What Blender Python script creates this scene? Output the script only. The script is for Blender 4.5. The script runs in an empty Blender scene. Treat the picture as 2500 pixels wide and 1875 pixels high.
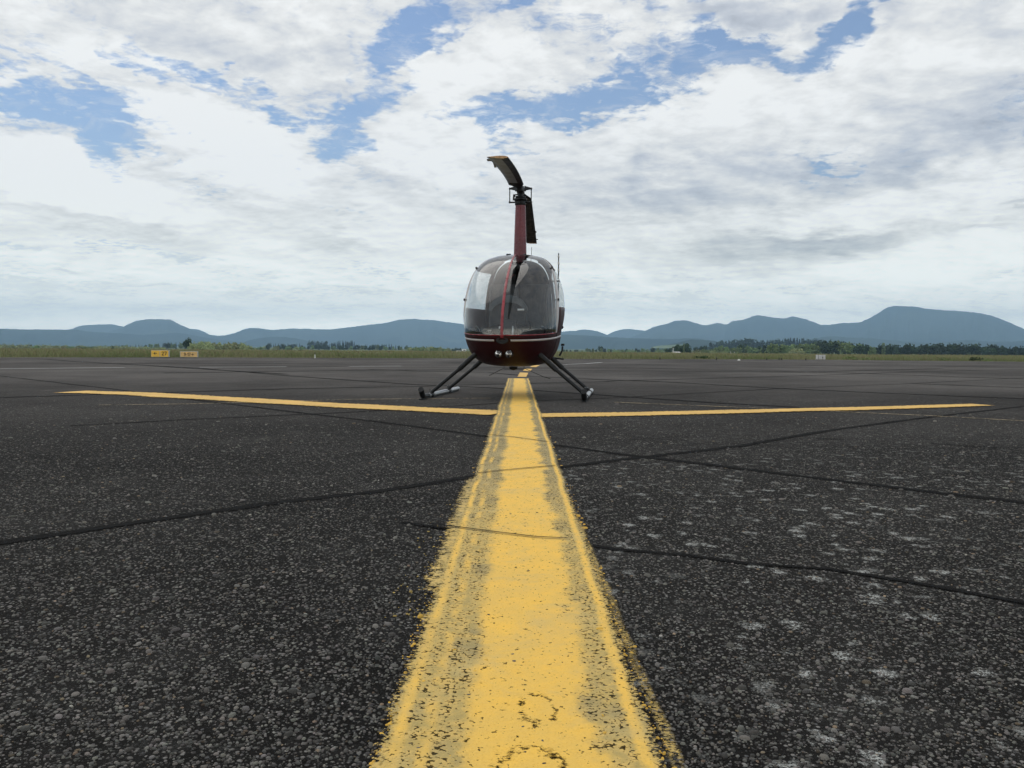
import bpy, bmesh, math, random
import numpy as np
from mathutils import Vector, Matrix, noise as mnoise

S = bpy.context.scene
COL = S.collection
RAD = math.radians

# ------------------------------------------------------------------ camera
FPX, CX, CY = 1950.0, 1250.0, 937.5        # photograph is 2500 x 1875
CAMH = 0.63
cam_d = bpy.data.cameras.new('camera')
cam_d.sensor_width = 36.0
cam_d.lens = 36.0 * FPX / 2500.0
cam_d.clip_start = 0.05
cam_d.clip_end = 60000.0
cam = bpy.data.objects.new('camera', cam_d)
COL.objects.link(cam)
CAMR = Matrix.Rotation(RAD(90 - 2.57), 4, 'X') @ Matrix.Rotation(RAD(0.35), 4, 'Z')
cam.matrix_world = Matrix.Translation((0, 0, CAMH)) @ CAMR
S.camera = cam

def ray(px, py):
    return (CAMR.to_3x3() @ Vector(((px - CX) / FPX, -(py - CY) / FPX, -1.0)))

def ground(px, py, z=0.0):
    d = ray(px, py)
    t = (z - CAMH) / d.z
    return Vector((d.x * t, d.y * t, z))

def at(px, py, Y):
    d = ray(px, py)
    t = Y / d.y
    return Vector((d.x * t, Y, CAMH + d.z * t))

# ------------------------------------------------------------------ light
SUN_EL, SUN_AZ = 60.0, -45.0               # azimuth from +Y (view axis), negative = left
world = bpy.data.worlds.new('World')
S.world = world
world.use_nodes = True
sun_d = bpy.data.lights.new('sun', 'SUN')
sun_d.energy = 1.2
sun_d.angle = RAD(60)
sun_d.color = (1.0, 0.95, 0.88)
sun = bpy.data.objects.new('sun', sun_d)
COL.objects.link(sun)
sv = Vector((math.sin(RAD(SUN_AZ)) * math.cos(RAD(SUN_EL)), math.cos(RAD(SUN_AZ)) * math.cos(RAD(SUN_EL)), math.sin(RAD(SUN_EL))))
sun.rotation_euler = sv.to_track_quat('Z', 'Y').to_euler()
S.view_settings.view_transform = 'Standard'
S.view_settings.look = 'None'
S.view_settings.exposure = 0.0
S.view_settings.gamma = 1.0
S.view_settings.use_curve_mapping = False
try:
    S.cycles.use_denoising = True
    S.cycles.max_bounces = 8
    S.cycles.transparent_max_bounces = 12
    S.cycles.volume_bounces = 0
    S.cycles.caustics_reflective = False
    S.cycles.caustics_refractive = False
except Exception:
    pass

# ------------------------------------------------------------------ node helper
class NT:
    def __init__(s, tree):
        s.t = tree
    def n(s, typ, **kw):
        nd = s.t.nodes.new(typ)
        for k, v in kw.items():
            setattr(nd, k, v)
        return nd
    def put(s, sock, v):
        if isinstance(v, bpy.types.NodeSocket):
            s.t.links.new(v, sock)
        elif v is not None:
            sock.default_value = v
    def m(s, op, a, b=None, c=None, clamp=False):
        nd = s.n('ShaderNodeMath', operation=op, use_clamp=clamp)
        for i, v in enumerate((a, b, c)):
            if v is not None:
                s.put(nd.inputs[i], v)
        return nd.outputs[0]
    def vm(s, op, a, b=None, sc=None):
        nd = s.n('ShaderNodeVectorMath', operation=op)
        s.put(nd.inputs[0], a)
        if b is not None:
            s.put(nd.inputs[1], b)
        if sc is not None:
            s.put(nd.inputs['Scale'], sc)
        return nd.outputs['Value'] if op in ('LENGTH', 'DOT_PRODUCT', 'DISTANCE') else nd.outputs[0]
    def xyz(s, v):
        nd = s.n('ShaderNodeSeparateXYZ')
        s.put(nd.inputs[0], v)
        return nd.outputs
    def comb(s, x=0.0, y=0.0, z=0.0):
        nd = s.n('ShaderNodeCombineXYZ')
        for i, v in enumerate((x, y, z)):
            s.put(nd.inputs[i], v)
        return nd.outputs[0]
    def noise(s, vec, scale=5.0, detail=4.0, rough=0.5, dist=0.0, lac=2.0, color=False):
        nd = s.n('ShaderNodeTexNoise')
        s.put(nd.inputs['Vector'], vec)
        s.put(nd.inputs['Scale'], scale)
        s.put(nd.inputs['Detail'], detail)
        s.put(nd.inputs['Roughness'], rough)
        s.put(nd.inputs['Distortion'], dist)
        s.put(nd.inputs['Lacunarity'], lac)
        return nd.outputs['Color' if color else 'Fac']
    def voro(s, vec, scale, feature='F1', out='Distance', rnd=1.0):
        nd = s.n('ShaderNodeTexVoronoi', feature=feature)
        s.put(nd.inputs['Vector'], vec)
        s.put(nd.inputs['Scale'], scale)
        s.put(nd.inputs['Randomness'], rnd)
        return nd.outputs[out]
    def rng(s, v, a, b, c=0.0, d=1.0, smooth=True):
        nd = s.n('ShaderNodeMapRange', interpolation_type='SMOOTHSTEP' if smooth else 'LINEAR')
        s.put(nd.inputs[0], v)
        for i, q in enumerate((a, b, c, d)):
            s.put(nd.inputs[i + 1], q)
        return nd.outputs[0]
    def mix(s, f, a, b, mode='MIX'):
        nd = s.n('ShaderNodeMix', data_type='RGBA', blend_type=mode)
        s.put(nd.inputs[0], f)
        s.put(nd.inputs[6], a if isinstance(a, bpy.types.NodeSocket) else (*a, 1.0))
        s.put(nd.inputs[7], b if isinstance(b, bpy.types.NodeSocket) else (*b, 1.0))
        return nd.outputs[2]
    def bump(s, h, strength=0.3, dist=0.01, normal=None):
        nd = s.n('ShaderNodeBump')
        s.put(nd.inputs['Height'], h)
        s.put(nd.inputs['Strength'], strength)
        s.put(nd.inputs['Distance'], dist)
        if normal is not None:
            s.put(nd.inputs['Normal'], normal)
        return nd.outputs[0]

# ------------------------------------------------------------------ sky with clouds (world nodes)
def build_world():
    t = world.node_tree
    t.nodes.clear()
    N = NT(t)
    out = N.n('ShaderNodeOutputWorld')
    tc = N.n('ShaderNodeTexCoord')
    d = tc.outputs['Generated']
    x, y, z = N.xyz(d)
    zc = N.m('MAXIMUM', z, 0.0)
    az = N.m('MULTIPLY', N.m('ARCTAN2', x, y), 57.29578)
    el = N.m('MULTIPLY', N.m('ARCSINE', z), 57.29578)
    P0 = N.comb(az, el, 0.0)
    # flat cloud deck seen from below: features shrink towards the horizon
    inv = N.m('DIVIDE', 1.0, N.m('ADD', zc, 0.16))
    Q = N.comb(N.m('MULTIPLY', x, inv), N.m('MULTIPLY', y, inv), 0.0)
    w1 = N.vm('SUBTRACT', N.noise(Q, 2.2, 4, 0.55, color=True), (0.5, 0.5, 0.5))
    w2 = N.vm('SUBTRACT', N.noise(Q, 9.0, 4, 0.6, color=True), (0.5, 0.5, 0.5))
    warp = N.vm('ADD', N.vm('SCALE', w1, sc=9.0), N.vm('SCALE', w2, sc=4.5))
    wf = N.rng(el, 0.0, 16.0, 0.22, 1.0)
    warp = N.vm('MULTIPLY', N.vm('SCALE', warp, sc=wf), (1.0, 0.75, 0.0))
    P = N.vm('ADD', P0, warp)

    def blobs(base, items, gain=1.0):
        acc = base
        for px, py, rx, ry, rot, wgt in items:
            px *= 1.1302; py *= 1.1302; rx *= 1.1302; ry *= 1.1302
            r = ray(px, py)
            a0 = math.degrees(math.atan2(r.x, r.y))
            e0 = math.degrees(math.asin(r.z / r.length))
            k = math.degrees(1.0 / FPX)
            mp = N.n('ShaderNodeMapping', vector_type='TEXTURE')
            N.put(mp.inputs['Vector'], P)
            mp.inputs['Location'].default_value = (a0, e0, 0)
            mp.inputs['Rotation'].default_value = (0, 0, RAD(rot))
            mp.inputs['Scale'].default_value = (rx * k * 1.5, ry * k * 1.5, 1)
            g = N.n('ShaderNodeTexGradient', gradient_type='SPHERICAL')
            t.links.new(mp.outputs[0], g.inputs[0])
            sm = N.rng(g.outputs['Fac'], 0.0, 0.7, 0.0, wgt * gain)
            acc = N.m('ADD', acc, sm)
        return acc

    # coverage; coordinates are those of a 2212 x 1659 view of the photograph
    cover = [
        (905, 80, 105, 42, 38, -1.0), (780, 165, 40, 70, 10, -.55), (745, 305, 55, 45, 0, -.9), (1085, 248, 150, 26, 4, -.8), (770, 240, 70, 22, -10, -.6),
        (100, 205, 165, 28, -8, -.85), (60, 270, 60, 34, -30, -.4), (225, 345, 40, 65, 30, -.85), (420, 130, 110, 14, -14, -.7),
        (285, 120, 60, 14, -14, -.55), (520, 205, 120, 16, -14, -.5), (640, 235, 90, 16, -10, -.4), (110, 100, 60, 14, -15, -.3),
        (1280, 190, 130, 28, 10, -.85), (1370, 120, 50, 24, 0, -.4), (1580, 95, 90, 24, 4, -.75), (1360, 25, 50, 14, 0, -.55),
        (1805, 95, 95, 42, 10, -1.0), (1870, 25, 28, 30, -20, -.7), (1690, 92, 30, 20, 0, -.35), (1480, 140, 120, 30, 10, -.35),
        (1825, 350, 48, 9, -5, -.75), (1750, 385, 22, 8, 0, -.6), (2190, 385, 60, 7, -6, -.45), (1880, 425, 30, 7, 0, -.4),
        (2190, 160, 60, 40, 0, -.3),
        (330, 541, 150, 10, -2, -.75), (30, 525, 60, 8, 0, -.6), (30, 618, 75, 10, 0, -.5), (640, 505, 90, 7, -3, -.3),
        (1420, 640, 120, 7, -5, -.35), (1250, 90, 60, 20, 0, -.35), (330, 250, 90, 30, -15, -.4), (260, 290, 50, 40, -30, -.4),
        (1130, 30, 40, 16, 10, -.7), (880, 190, 50, 18, 20, -.6), (1240, 260, 60, 14, 5, -.5), (1480, 60, 40, 14, 0, -.5), (30, 110, 50, 14, -15, -.6), (170, 165, 60, 12, -15, -.6), (820, 130, 30, 20, 0, -.5),
        # solid masses
        (500, 310, 180, 85, -15, .55), (150, 430, 230, 90, -12, .6), (930, 330, 120, 70, -10, .5), (1020, 165, 150, 62, 15, .5),
        (560, 80, 300, 55, -8, .45), (1600, 235, 300, 75, 12, .65), (2050, 110, 180, 110, 20, .6), (1650, 20, 170, 28, 0, .5),
        (1900, 480, 500, 110, 4, .45), (900, 520, 600, 60, 0, .4), (1400, 420, 260, 90, 0, .5), (110, 110, 130, 60, -10, .25),
    ]
    C0 = blobs(0.80, cover)
    nbig = N.noise(Q, 3.4, 7, 0.62, 0.25)
    # fine cell structure (altocumulus ripples)
    rip = N.noise(N.vm('ADD', N.vm('MULTIPLY', Q, (1.0, 1.25, 1.0)), N.vm('SCALE', w2, sc=0.10)), 26.0, 5, 0.60, 0.5)
    cell = N.voro(N.vm('ADD', Q, N.vm('SCALE', w2, sc=.05)), 34.0)
    where = N.rng(N.noise(Q, 2.6, 3, .5), .48, .62)
    det = N.m('ADD', N.m('MULTIPLY', N.m('SUBTRACT', nbig, 0.5), 1.5), N.m('ADD', N.m('MULTIPLY', N.m('SUBTRACT', rip, 0.5), 1.55), N.m('MULTIPLY', N.m('MULTIPLY', N.m('SUBTRACT', .40, cell), where), .9)))
    C = N.m('ADD', C0, det)
    mask = N.rng(C, -0.10, 0.82)
    # brightness of the cloud
    shade = [
        (560, 330, 110, 60, -15, .10), (380, 250, 90, 40, -10, .06), (60, 380, 120, 60, 0, .08), (480, 300, 200, 80, -15, .14), (140, 400, 220, 55, -10, .13), (950, 320, 130, 65, 0, .13), (1450, 250, 160, 60, 18, .13),
        (1700, 200, 220, 60, 12, .09), (1010, 165, 150, 60, 15, .10), (600, 40, 130, 30, 0, .06), (120, 80, 150, 50, 0, .07),
        (740, 590, 1000, 25, 0, .05), (1950, 440, 260, 35, 5, .09), (2100, 560, 260, 40, 0, .11), (2100, 40, 120, 50, 0, .04),
        (300, 440, 240, 40, -10, .06), (1420, 505, 110, 18, 0, .05), (820, 500, 150, 26, -4, .07), (560, 545, 90, 22, 0, .06),
        (480, 75, 220, 40, -5, -.05), (1600, 18, 200, 26, 0, -.12), (1530, 275, 200, 26, 10, -.05), (1600, 400, 230, 45, 8, -.10),
        (2080, 300, 260, 50, 12, -.14), (2120, 190, 120, 30, 10, -.09), (1370, 440, 130, 40, 0, -.08), (1680, 540, 230, 34, 3, -.22),
        (1800, 520, 120, 20, 0, -.12), (1560, 595, 170, 10, 3, -.13), (1500, 520, 140, 22, 3, -.08), (240, 495, 190, 18, -8, -.10),
        (740, 533, 90, 16, 0, -.13), (620, 460, 120, 20, -5, -.05), (1180, 460, 140, 40, 0, -.05), (1100, 560, 100, 20, 0, -.03),
        (165, 583, 32, 6, 0, -.22), (330, 611, 26, 5, 0, -.16), (2180, 440, 30, 8, 5, -.16), (2110, 498, 60, 8, 8, -.12),
        (1262, 622, 32, 5, 0, -.12), (700, 640, 200, 8, 0, -.03), (950, 400, 160, 30, 0, -.03),
    ]
    B0 = blobs(0.815, shade, 1.45)
    soft = N.noise(Q, 7.0, 6, 0.55, 0.3)
    B = N.m('ADD', B0, N.m('MULTIPLY', N.m('SUBTRACT', soft, 0.5), 0.34))
    B = N.m('ADD', B, N.m('MULTIPLY', N.m('SUBTRACT', rip, 0.5), 0.20))
    B = N.m('ADD', B, N.m('MULTIPLY', N.m('SUBTRACT', nbig, 0.5), 0.28))
        # relief: thinner cloud towards the light is brighter
    nb2 = N.noise(N.vm('ADD', Q, (-.02, .07, 0.0)), 3.4, 7, 0.62, 0.25)
    sf2 = N.noise(N.vm('ADD', Q, (-.01, .035, 0.0)), 7.0, 6, 0.55, 0.3)
    rel = N.m('ADD', N.m('MULTIPLY', N.m('SUBTRACT', nbig, nb2), .50), N.m('MULTIPLY', N.m('SUBTRACT', soft, sf2), .34))
    B = N.m('MINIMUM', N.m('ADD', B, rel), 0.98)
    flat = N.m('MULTIPLY', N.m('EXPONENT', N.m('MULTIPLY', N.m('MAXIMUM', el, 0.0), -1 / 6.0)), .95)
    B = N.m('ADD', N.m('MULTIPLY', B, N.m('SUBTRACT', 1.0, flat)), N.m('MULTIPLY', flat, .82))
    lo = N.m('MULTIPLY', N.m('EXPONENT', N.m('MULTIPLY', N.m('MAXIMUM', el, 0.0), -1 / 2.8)), 4.0)
    B = N.m('MULTIPLY', B, N.m('MINIMUM', N.m('ADD', 1.04, lo), 3.6))
    ccol = N.mix(N.rng(B, 0.55, 0.92), (0.91, 0.96, 1.07), (1.0, 1.0, 0.985))
    ccol = N.mix(N.rng(el, 1.0, 13.0), (1.05, 1.03, .91), ccol)
    cloud = N.n('ShaderNodeBackground')
    N.put(cloud.inputs['Color'], N.vm('SCALE', ccol, sc=B))
    cloud.inputs['Strength'].default_value = 1.0
    sky = N.n('ShaderNodeTexSky', sky_type='NISHITA')
    sky.sun_disc = False
    sky.sun_elevation = RAD(SUN_EL)
    sky.sun_rotation = RAD(SUN_AZ)
    sky.air_density = 1.4
    sky.dust_density = 0.1
    sky.ozone_density = 3.0
    bg = N.n('ShaderNodeBackground')
    N.put(bg.inputs['Color'], N.vm('MULTIPLY', sky.outputs[0], (.86, .85, .95)))
    bg.inputs['Strength'].default_value = 0.105
    # thin veil over the blue so that it is never pure
    wisp = N.rng(N.noise(N.vm('ADD', Q, N.vm('SCALE', w1, sc=.12)), 6.5, 8, 0.66, 0.8), .46, .76, 0.0, .42)
    mfac = N.m('MAXIMUM', N.m('MAXIMUM', mask, wisp), N.rng(el, 13.0, 0.5, 0.04, 0.93))
    ms = N.n('ShaderNodeMixShader')
    N.put(ms.inputs[0], mfac)
    t.links.new(bg.outputs[0], ms.inputs[1])
    t.links.new(cloud.outputs[0], ms.inputs[2])
    t.links.new(ms.outputs[0], out.inputs['Surface'])
build_world()

# ------------------------------------------------------------------ materials
MATS = {}
def mat(name, color=(.5, .5, .5), rough=0.6, metal=0.0, fn=None, spec=0.5):
    if name in MATS:
        return MATS[name]
    m = bpy.data.materials.new(name)
    m.use_nodes = True
    N = NT(m.node_tree)
    b = m.node_tree.nodes['Principled BSDF']
    b.inputs['Base Color'].default_value = (*color, 1)
    b.inputs['Roughness'].default_value = rough
    b.inputs['Metallic'].default_value = metal
    b.inputs['Specular IOR Level'].default_value = spec
    if fn:
        fn(N, b, m)
    MATS[name] = m
    return m

def worn(scale, amt, rvar=0.1, bump=0.0):
    def f(N, b, m):
        tc = N.n('ShaderNodeTexCoord').outputs['Object']
        n = N.noise(tc, scale, 6, 0.6)
        c = tuple(b.inputs['Base Color'].default_value)[:3]
        lo = tuple(v * (1 - amt) for v in c)
        hi = tuple(min(1, v * (1 + amt) + 0.01 * amt) for v in c)
        N.put(b.inputs['Base Color'], N.mix(N.rng(n, .3, .7), lo, hi))
        r = b.inputs['Roughness'].default_value
        N.put(b.inputs['Roughness'], N.rng(N.noise(tc, scale * 2.3, 4, .6), .3, .7, max(0, r - rvar), min(1, r + rvar)))
        if bump:
            N.put(b.inputs['Normal'], N.bump(N.noise(tc, scale * 6, 3, .6), bump, 0.002))
    return f

def f_tarmac(N, b, m):
    P = N.n('ShaderNodeTexCoord').outputs['Object']
    x, y, z = N.xyz(P)
    big = N.noise(P, 0.35, 5, 0.6)
    med = N.noise(P, 2.3, 5, 0.62)
    st = N.voro(P, 95.0, out='Color')
    sd = N.voro(P, 95.0)
    stv = N.xyz(st)[0]
    ston = N.m('MULTIPLY', N.rng(sd, 0.42, 0.22), N.rng(stv, 0.35, 0.95, 0.0, 1.0))
    sd2 = N.voro(P, 210.0)
    st2 = N.xyz(N.voro(P, 210.0, out='Color'))[1]
    ston2 = N.m('MULTIPLY', N.rng(sd2, 0.42, 0.2), N.rng(st2, 0.4, 1.0, 0.0, 0.8))
    base = N.mix(N.rng(big, .3, .7), (.0070, .0066, .0061), (.0165, .0157, .0145))
    base = N.mix(N.rng(med, .45, .75, 0, .6), base, (.030, .029, .0275))
    base = N.mix(ston2, base, (.080, .078, .075))
    base = N.mix(ston, base, N.mix(N.xyz(st)[2], (.10, .10, .10), (.26, .25, .235)))
    # grazing sky sheen put into the colour: paler brownish grey farther off
    far_sheen = N.m('MULTIPLY', N.rng(y, 3.0, 18.0, 0.0, 0.85), N.rng(big, .2, .7, .5, 1.0))
    base = N.mix(far_sheen, base, (.098, .091, .086))
    dark = N.m('MULTIPLY', N.rng(y, 3.0, 0.9, 0.0, .35), 1.0)
    grit = N.noise(P, 26, 5, .85)
    base = N.mix(N.m('MULTIPLY', N.rng(grit, .54, .66), N.m('MULTIPLY', N.rng(y, 3.0, 8.0), .55)), base, (.15, .142, .132))
    base = N.mix(N.m('MULTIPLY', N.rng(grit, .46, .36), N.m('MULTIPLY', N.rng(y, 3.0, 8.0), .6)), base, (.020, .019, .018))
    # dusty pale smears
    sm = N.noise(N.vm('MULTIPLY', P, (0.9, 0.55, 1.0)), 1.1, 6, 0.72, 0.5)
    smm = N.m('MULTIPLY', N.rng(sm, .60, .80), N.rng(y, 3.2, 6.0, 0.1, .5))
    base = N.mix(smm, base, (.15, .145, .13))
    base = N.vm('SCALE', base, sc=N.rng(N.noise(P, .16, 5, .65, .4), .32, .68, .70, 1.35))
    # lichen rosettes, mostly right of the line
    PL = N.vm('ADD', P, N.vm('SCALE', N.noise(P, 22, 5, .75, color=True), sc=0.13))
    ld = N.voro(PL, 12.0)
    lc = N.xyz(N.voro(PL, 12.0, out='Color'))[0]
    frag = N.noise(P, 190, 3, 0.7)
    lm = N.m('MULTIPLY', N.rng(N.m('ADD', ld, N.m('MULTIPLY', N.m('SUBTRACT', frag, .5), .35)), .36, .20), N.rng(lc, .18, .34))
    lm = N.m('MULTIPLY', lm, N.rng(N.m('ADD', x, N.m('MULTIPLY', N.noise(P, 1.7, 3), 1.0)), 0.40, 0.95, 0.04, 1.0))
    lm = N.m('MULTIPLY', lm, N.rng(N.noise(P, 2.0, 5, .65), .38, .54, 0.04, 1.0))
    lm = N.m('MULTIPLY', lm, N.rng(frag, .42, .54))
    lm = N.m('MULTIPLY', lm, N.rng(y, 6.0, 2.8, .12, 1.0))
    base = N.mix(N.m('MULTIPLY', lm, .9), base, (.42, .43, .41))
    N.put(b.inputs['Base Color'], base)
    b.inputs['Roughness'].default_value = 0.95
    N.put(b.inputs['Specular IOR Level'], 0.07)
    h = N.m('ADD', N.m('MULTIPLY', N.rng(sd, 0.5, 0.0, 0, 1), .8), N.m('MULTIPLY', N.rng(sd2, 0.5, 0.0, 0, 1), .5))
    h = N.m('ADD', h, N.m('MULTIPLY', N.noise(P, 40, 4, .7), 1.2))
    N.put(b.inputs['Normal'], N.bump(h, 0.9, 0.004))

def f_alpha(m, N, b, alpha):
    """show the tarmac between flakes of paint"""
    out = m.node_tree.nodes['Material Output']
    tr = N.n('ShaderNodeBsdfTransparent')
    mx = N.n('ShaderNodeMixShader')
    N.put(mx.inputs[0], alpha)
    m.node_tree.links.new(tr.outputs[0], mx.inputs[1])
    m.node_tree.links.new(b.outputs[0], mx.inputs[2])
    m.node_tree.links.new(mx.outputs[0], out.inputs['Surface'])

FRESH = (.84, .505, .078)
def f_centre(N, b, m):
    V1, V2 = ground(1300, 1742).y, ground(1275, 1893).y
    uv = N.n('ShaderNodeUVMap').outputs[0]
    u, v, _ = N.xyz(uv)
    P = N.comb(u, v, 0.0)
    n1 = N.noise(N.vm('MULTIPLY', P, (1, .7, 1)), 6.0, 5, 0.65)
    n2 = N.noise(P, 34.0, 5, 0.72)
    n3 = N.noise(N.vm('MULTIPLY', P, (.8, 1.5, 1)), 110.0, 4, 0.75)
    c1 = N.m('SUBTRACT', n1, .5); c2 = N.m('SUBTRACT', n2, .5); c3 = N.m('SUBTRACT', n3, .5)
    u0 = u
    u = N.m('ADD', u0, N.m('ADD', N.m('MULTIPLY', N.m('SUBTRACT', N.noise(N.comb(0.0, v, 0.0), 1.1, 3, .6), .5), .040), N.m('MULTIPLY', c2, .012)))
    uw = N.m('ADD', u, N.m('ADD', N.m('MULTIPLY', c1, .05), N.m('MULTIPLY', c2, .018)))
    au = N.m('ABSOLUTE', N.m('SUBTRACT', uw, .018))
    fresh = N.rng(N.m('ADD', au, N.m('MULTIPLY', c1, .13)), .125, .085)
    def band(c, w, soft, wob=.3):
        q = N.m('ABSOLUTE', N.m('SUBTRACT', N.m('ADD', u, N.m('MULTIPLY', c1, wob * .05)), c))
        return N.rng(N.m('ADD', q, N.m('MULTIPLY', c3, .012)), w + soft, w - soft * .2)
    eL = N.m('MULTIPLY', band(-.195, .004, .014), N.rng(n1, .38, .58, .25, 1))
    eL2 = N.m('MULTIPLY', band(-.150, .005, .012), N.rng(n1, .42, .6, .0, .8))
    eR = N.m('MULTIPLY', band(.188, .005, .012), N.rng(n2, .30, .5, .45, 1))
    bright = N.m('MAXIMUM', N.m('MAXIMUM', fresh, eL2), N.m('MAXIMUM', eL, eR))
    old = N.mix(N.rng(n2, .35, .65), (.40, .30, .10), (.62, .42, .12))
    dist = N.rng(v, 2.6, 4.5)
    old = N.mix(N.m('MULTIPLY', dist, .65), old, (.25, .215, .12))
    old = N.mix(N.m('MULTIPLY', N.rng(n1, .5, .66), .6), old, (.27, .22, .105))
    fr = N.mix(N.rng(N.noise(P, 9, 5, .7), .35, .7), (FRESH[0] * .88, FRESH[1] * .93, FRESH[2] * 1.25), FRESH)
    col = N.mix(bright, old, fr)
    # dirt rubbed in
    col = N.mix(N.m('MULTIPLY', N.rng(n3, .60, .74), .35), col, (.30, .24, .11))
    col = N.mix(N.rng(N.noise(P, 4.5, 5, .7, .5), .48, .72, 0, .5), col, (.50, .39, .17))
    N.put(b.inputs['Base Color'], col)
    b.inputs['Roughness'].default_value = .75
    b.inputs['Specular IOR Level'].default_value = .3
    # coverage
    wearzone = N.m('SUBTRACT', 1.0, bright)
    chips = N.m('ADD', N.m('MULTIPLY', c3, 1.0), N.m('MULTIPLY', c2, .75))
    sdp = N.voro(P, 150.0)
    chips = N.m('ADD', chips, N.m('MULTIPLY', N.m('SUBTRACT', sdp, .38), .75))
    thr = N.m('ADD', N.m('MULTIPLY', wearzone, -.145), .40)
    thr = N.m('ADD', thr, N.m('MULTIPLY', N.m('MULTIPLY', wearzone, c1), -.35))
    solid = N.rng(N.m('SUBTRACT', chips, thr), .05, -.02, .12, 1.0)
    crk = N.voro(N.vm('ADD', N.vm('MULTIPLY', P, (1, 1.4, 1)), N.vm('SCALE', N.noise(P, 25, 3, .6, color=True), sc=.03)), 16.0, feature='DISTANCE_TO_EDGE')
    crk = N.m('MULTIPLY', N.rng(crk, .022, .006), N.rng(N.m('ADD', n2, N.m('MULTIPLY', wearzone, .10)), .61, .72))
    solid = N.m('MULTIPLY', solid, N.m('SUBTRACT', 1.0, N.m('MULTIPLY', crk, .8)))
    # shoe-shaped wear rings
    for (cu, cv, ru, rv) in ((.020, V1, .034, .052), (.012, V2, .052, .060)):
        q = N.vm('LENGTH', N.vm('MULTIPLY', N.vm('SUBTRACT', N.vm('ADD', P, N.vm('ADD', N.vm('SCALE', N.comb(c1, c2, 0.0), sc=.11), N.vm('SCALE', N.comb(c3, c2, 0.0), sc=.02))), (cu, cv, 0)), (1 / ru, 1 / rv, 0)))
        ring = N.m('MULTIPLY', N.rng(N.m('ABSOLUTE', N.m('SUBTRACT', q, 1.0)), .24, .0), N.rng(N.m('ADD', n3, N.m('MULTIPLY', c2, 1.4)), .47, .58))
        solid = N.m('MULTIPLY', solid, N.m('SUBTRACT', 1.0, ring))
    # outline and stray spray
    half = N.m('ADD', .212, N.m('ADD', N.m('MULTIPLY', c1, .03), N.m('ADD', N.m('MULTIPLY', c3, .085), N.m('MULTIPLY', c2, .07))))
    inside = N.rng(N.m('ABSOLUTE', N.m('ADD', u, .004)), N.m('ADD', half, .004), N.m('SUBTRACT', half, .002))
    outR = N.m('MULTIPLY', N.rng(N.m('ABSOLUTE', N.m('SUBTRACT', N.m('ADD', u, N.m('MULTIPLY', c1, -.03)), N.rng(v, 1.0, 3.2, .235, .205))), .014, .004), N.rng(n3, .46, .54))
    outR = N.m('MULTIPLY', N.m('MULTIPLY', outR, N.rng(v, 3.4, 2.6)), N.rng(n1, .38, .56, .35, 1.0))
    spread = N.m('MULTIPLY', N.rng(u, -.325, -.215), N.m('MULTIPLY', N.rng(v, 1.75, 2.1), N.rng(v, 4.0, 3.7)))
    spread = N.m('MAXIMUM', spread, N.m('MULTIPLY', N.rng(u, -.27, -.2), N.m('MULTIPLY', N.rng(v, 1.38, 1.3), 1.0)))
    outL = N.m('MULTIPLY', N.rng(N.m('ADD', N.m('MULTIPLY', c3, 1.5), N.m('ADD', N.m('MULTIPLY', c2, 1.3), N.m('SUBTRACT', spread, .86))), -.04, .07), N.rng(u, -.20, -.215))
    outL = N.m('MULTIPLY', outL, N.rng(spread, 0.02, .1))
    a = N.m('MAXIMUM', N.m('MULTIPLY', inside, solid), N.m('MAXIMUM', outL, outR))
    ridge = N.m('ADD', N.m('ADD', N.m('MULTIPLY', n2, .6), n3), N.m('MULTIPLY', N.rng(sdp, .5, .1), .35))
    N.put(b.inputs['Normal'], N.bump(ridge, .7, .004))
    f_alpha(m, N, b, a)

def f_paint(color, wear, fuzz=.03):
    def f(N, b, m):
        uv = N.n('ShaderNodeUVMap').outputs[0]
        u, v, _ = N.xyz(uv)                 # u: -1..1 across, v: metres along
        P = N.n('ShaderNodeTexCoord').outputs['Object']
        n = N.noise(P, 26, 5, .75)
        nb = N.noise(P, 3.0, 4, .6)
        N.put(b.inputs['Base Color'], N.mix(N.rng(nb, .3, .7), tuple(c * .82 for c in color), color))
        b.inputs['Roughness'].default_value = .8
        edge = N.rng(N.m('ADD', N.m('ABSOLUTE', u), N.m('MULTIPLY', N.m('SUBTRACT', n, .5), 1.3)), .98, .72)
        a = N.m('MULTIPLY', edge, N.rng(N.m('ADD', n, N.m('MULTIPLY', nb, .4)), wear - .06, wear + .08))
        f_alpha(m, N, b, a)
    return f

def f_seam(N, b, m):
    uv = N.n('ShaderNodeUVMap').outputs[0]
    u, v, _ = N.xyz(uv)
    P = N.n('ShaderNodeTexCoord').outputs['Object']
    n = N.noise(P, 22, 5, .7)
    nb = N.noise(P, 1.6, 4, .6)
    N.put(b.inputs['Base Color'], N.mix(n, (.004, .004, .004), (.009, .009, .009)))
    b.inputs['Roughness'].default_value = 1.0
    b.inputs['Specular IOR Level'].default_value = .08
    wv = N.m('ADD', N.m('ABSOLUTE', u), N.m('ADD', N.m('MULTIPLY', N.m('SUBTRACT', n, .5), .9), N.m('MULTIPLY', N.m('SUBTRACT', nb, .5), 1.5)))
    f_alpha(m, N, b, N.m('MULTIPLY', N.rng(N.m('ADD', wv, N.m('MULTIPLY', N.m('SUBTRACT', N.noise(P, 90, 3, .7), .5), .8)), 1.1, .55), N.rng(nb, .2, .5, .6, .95)))

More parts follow.
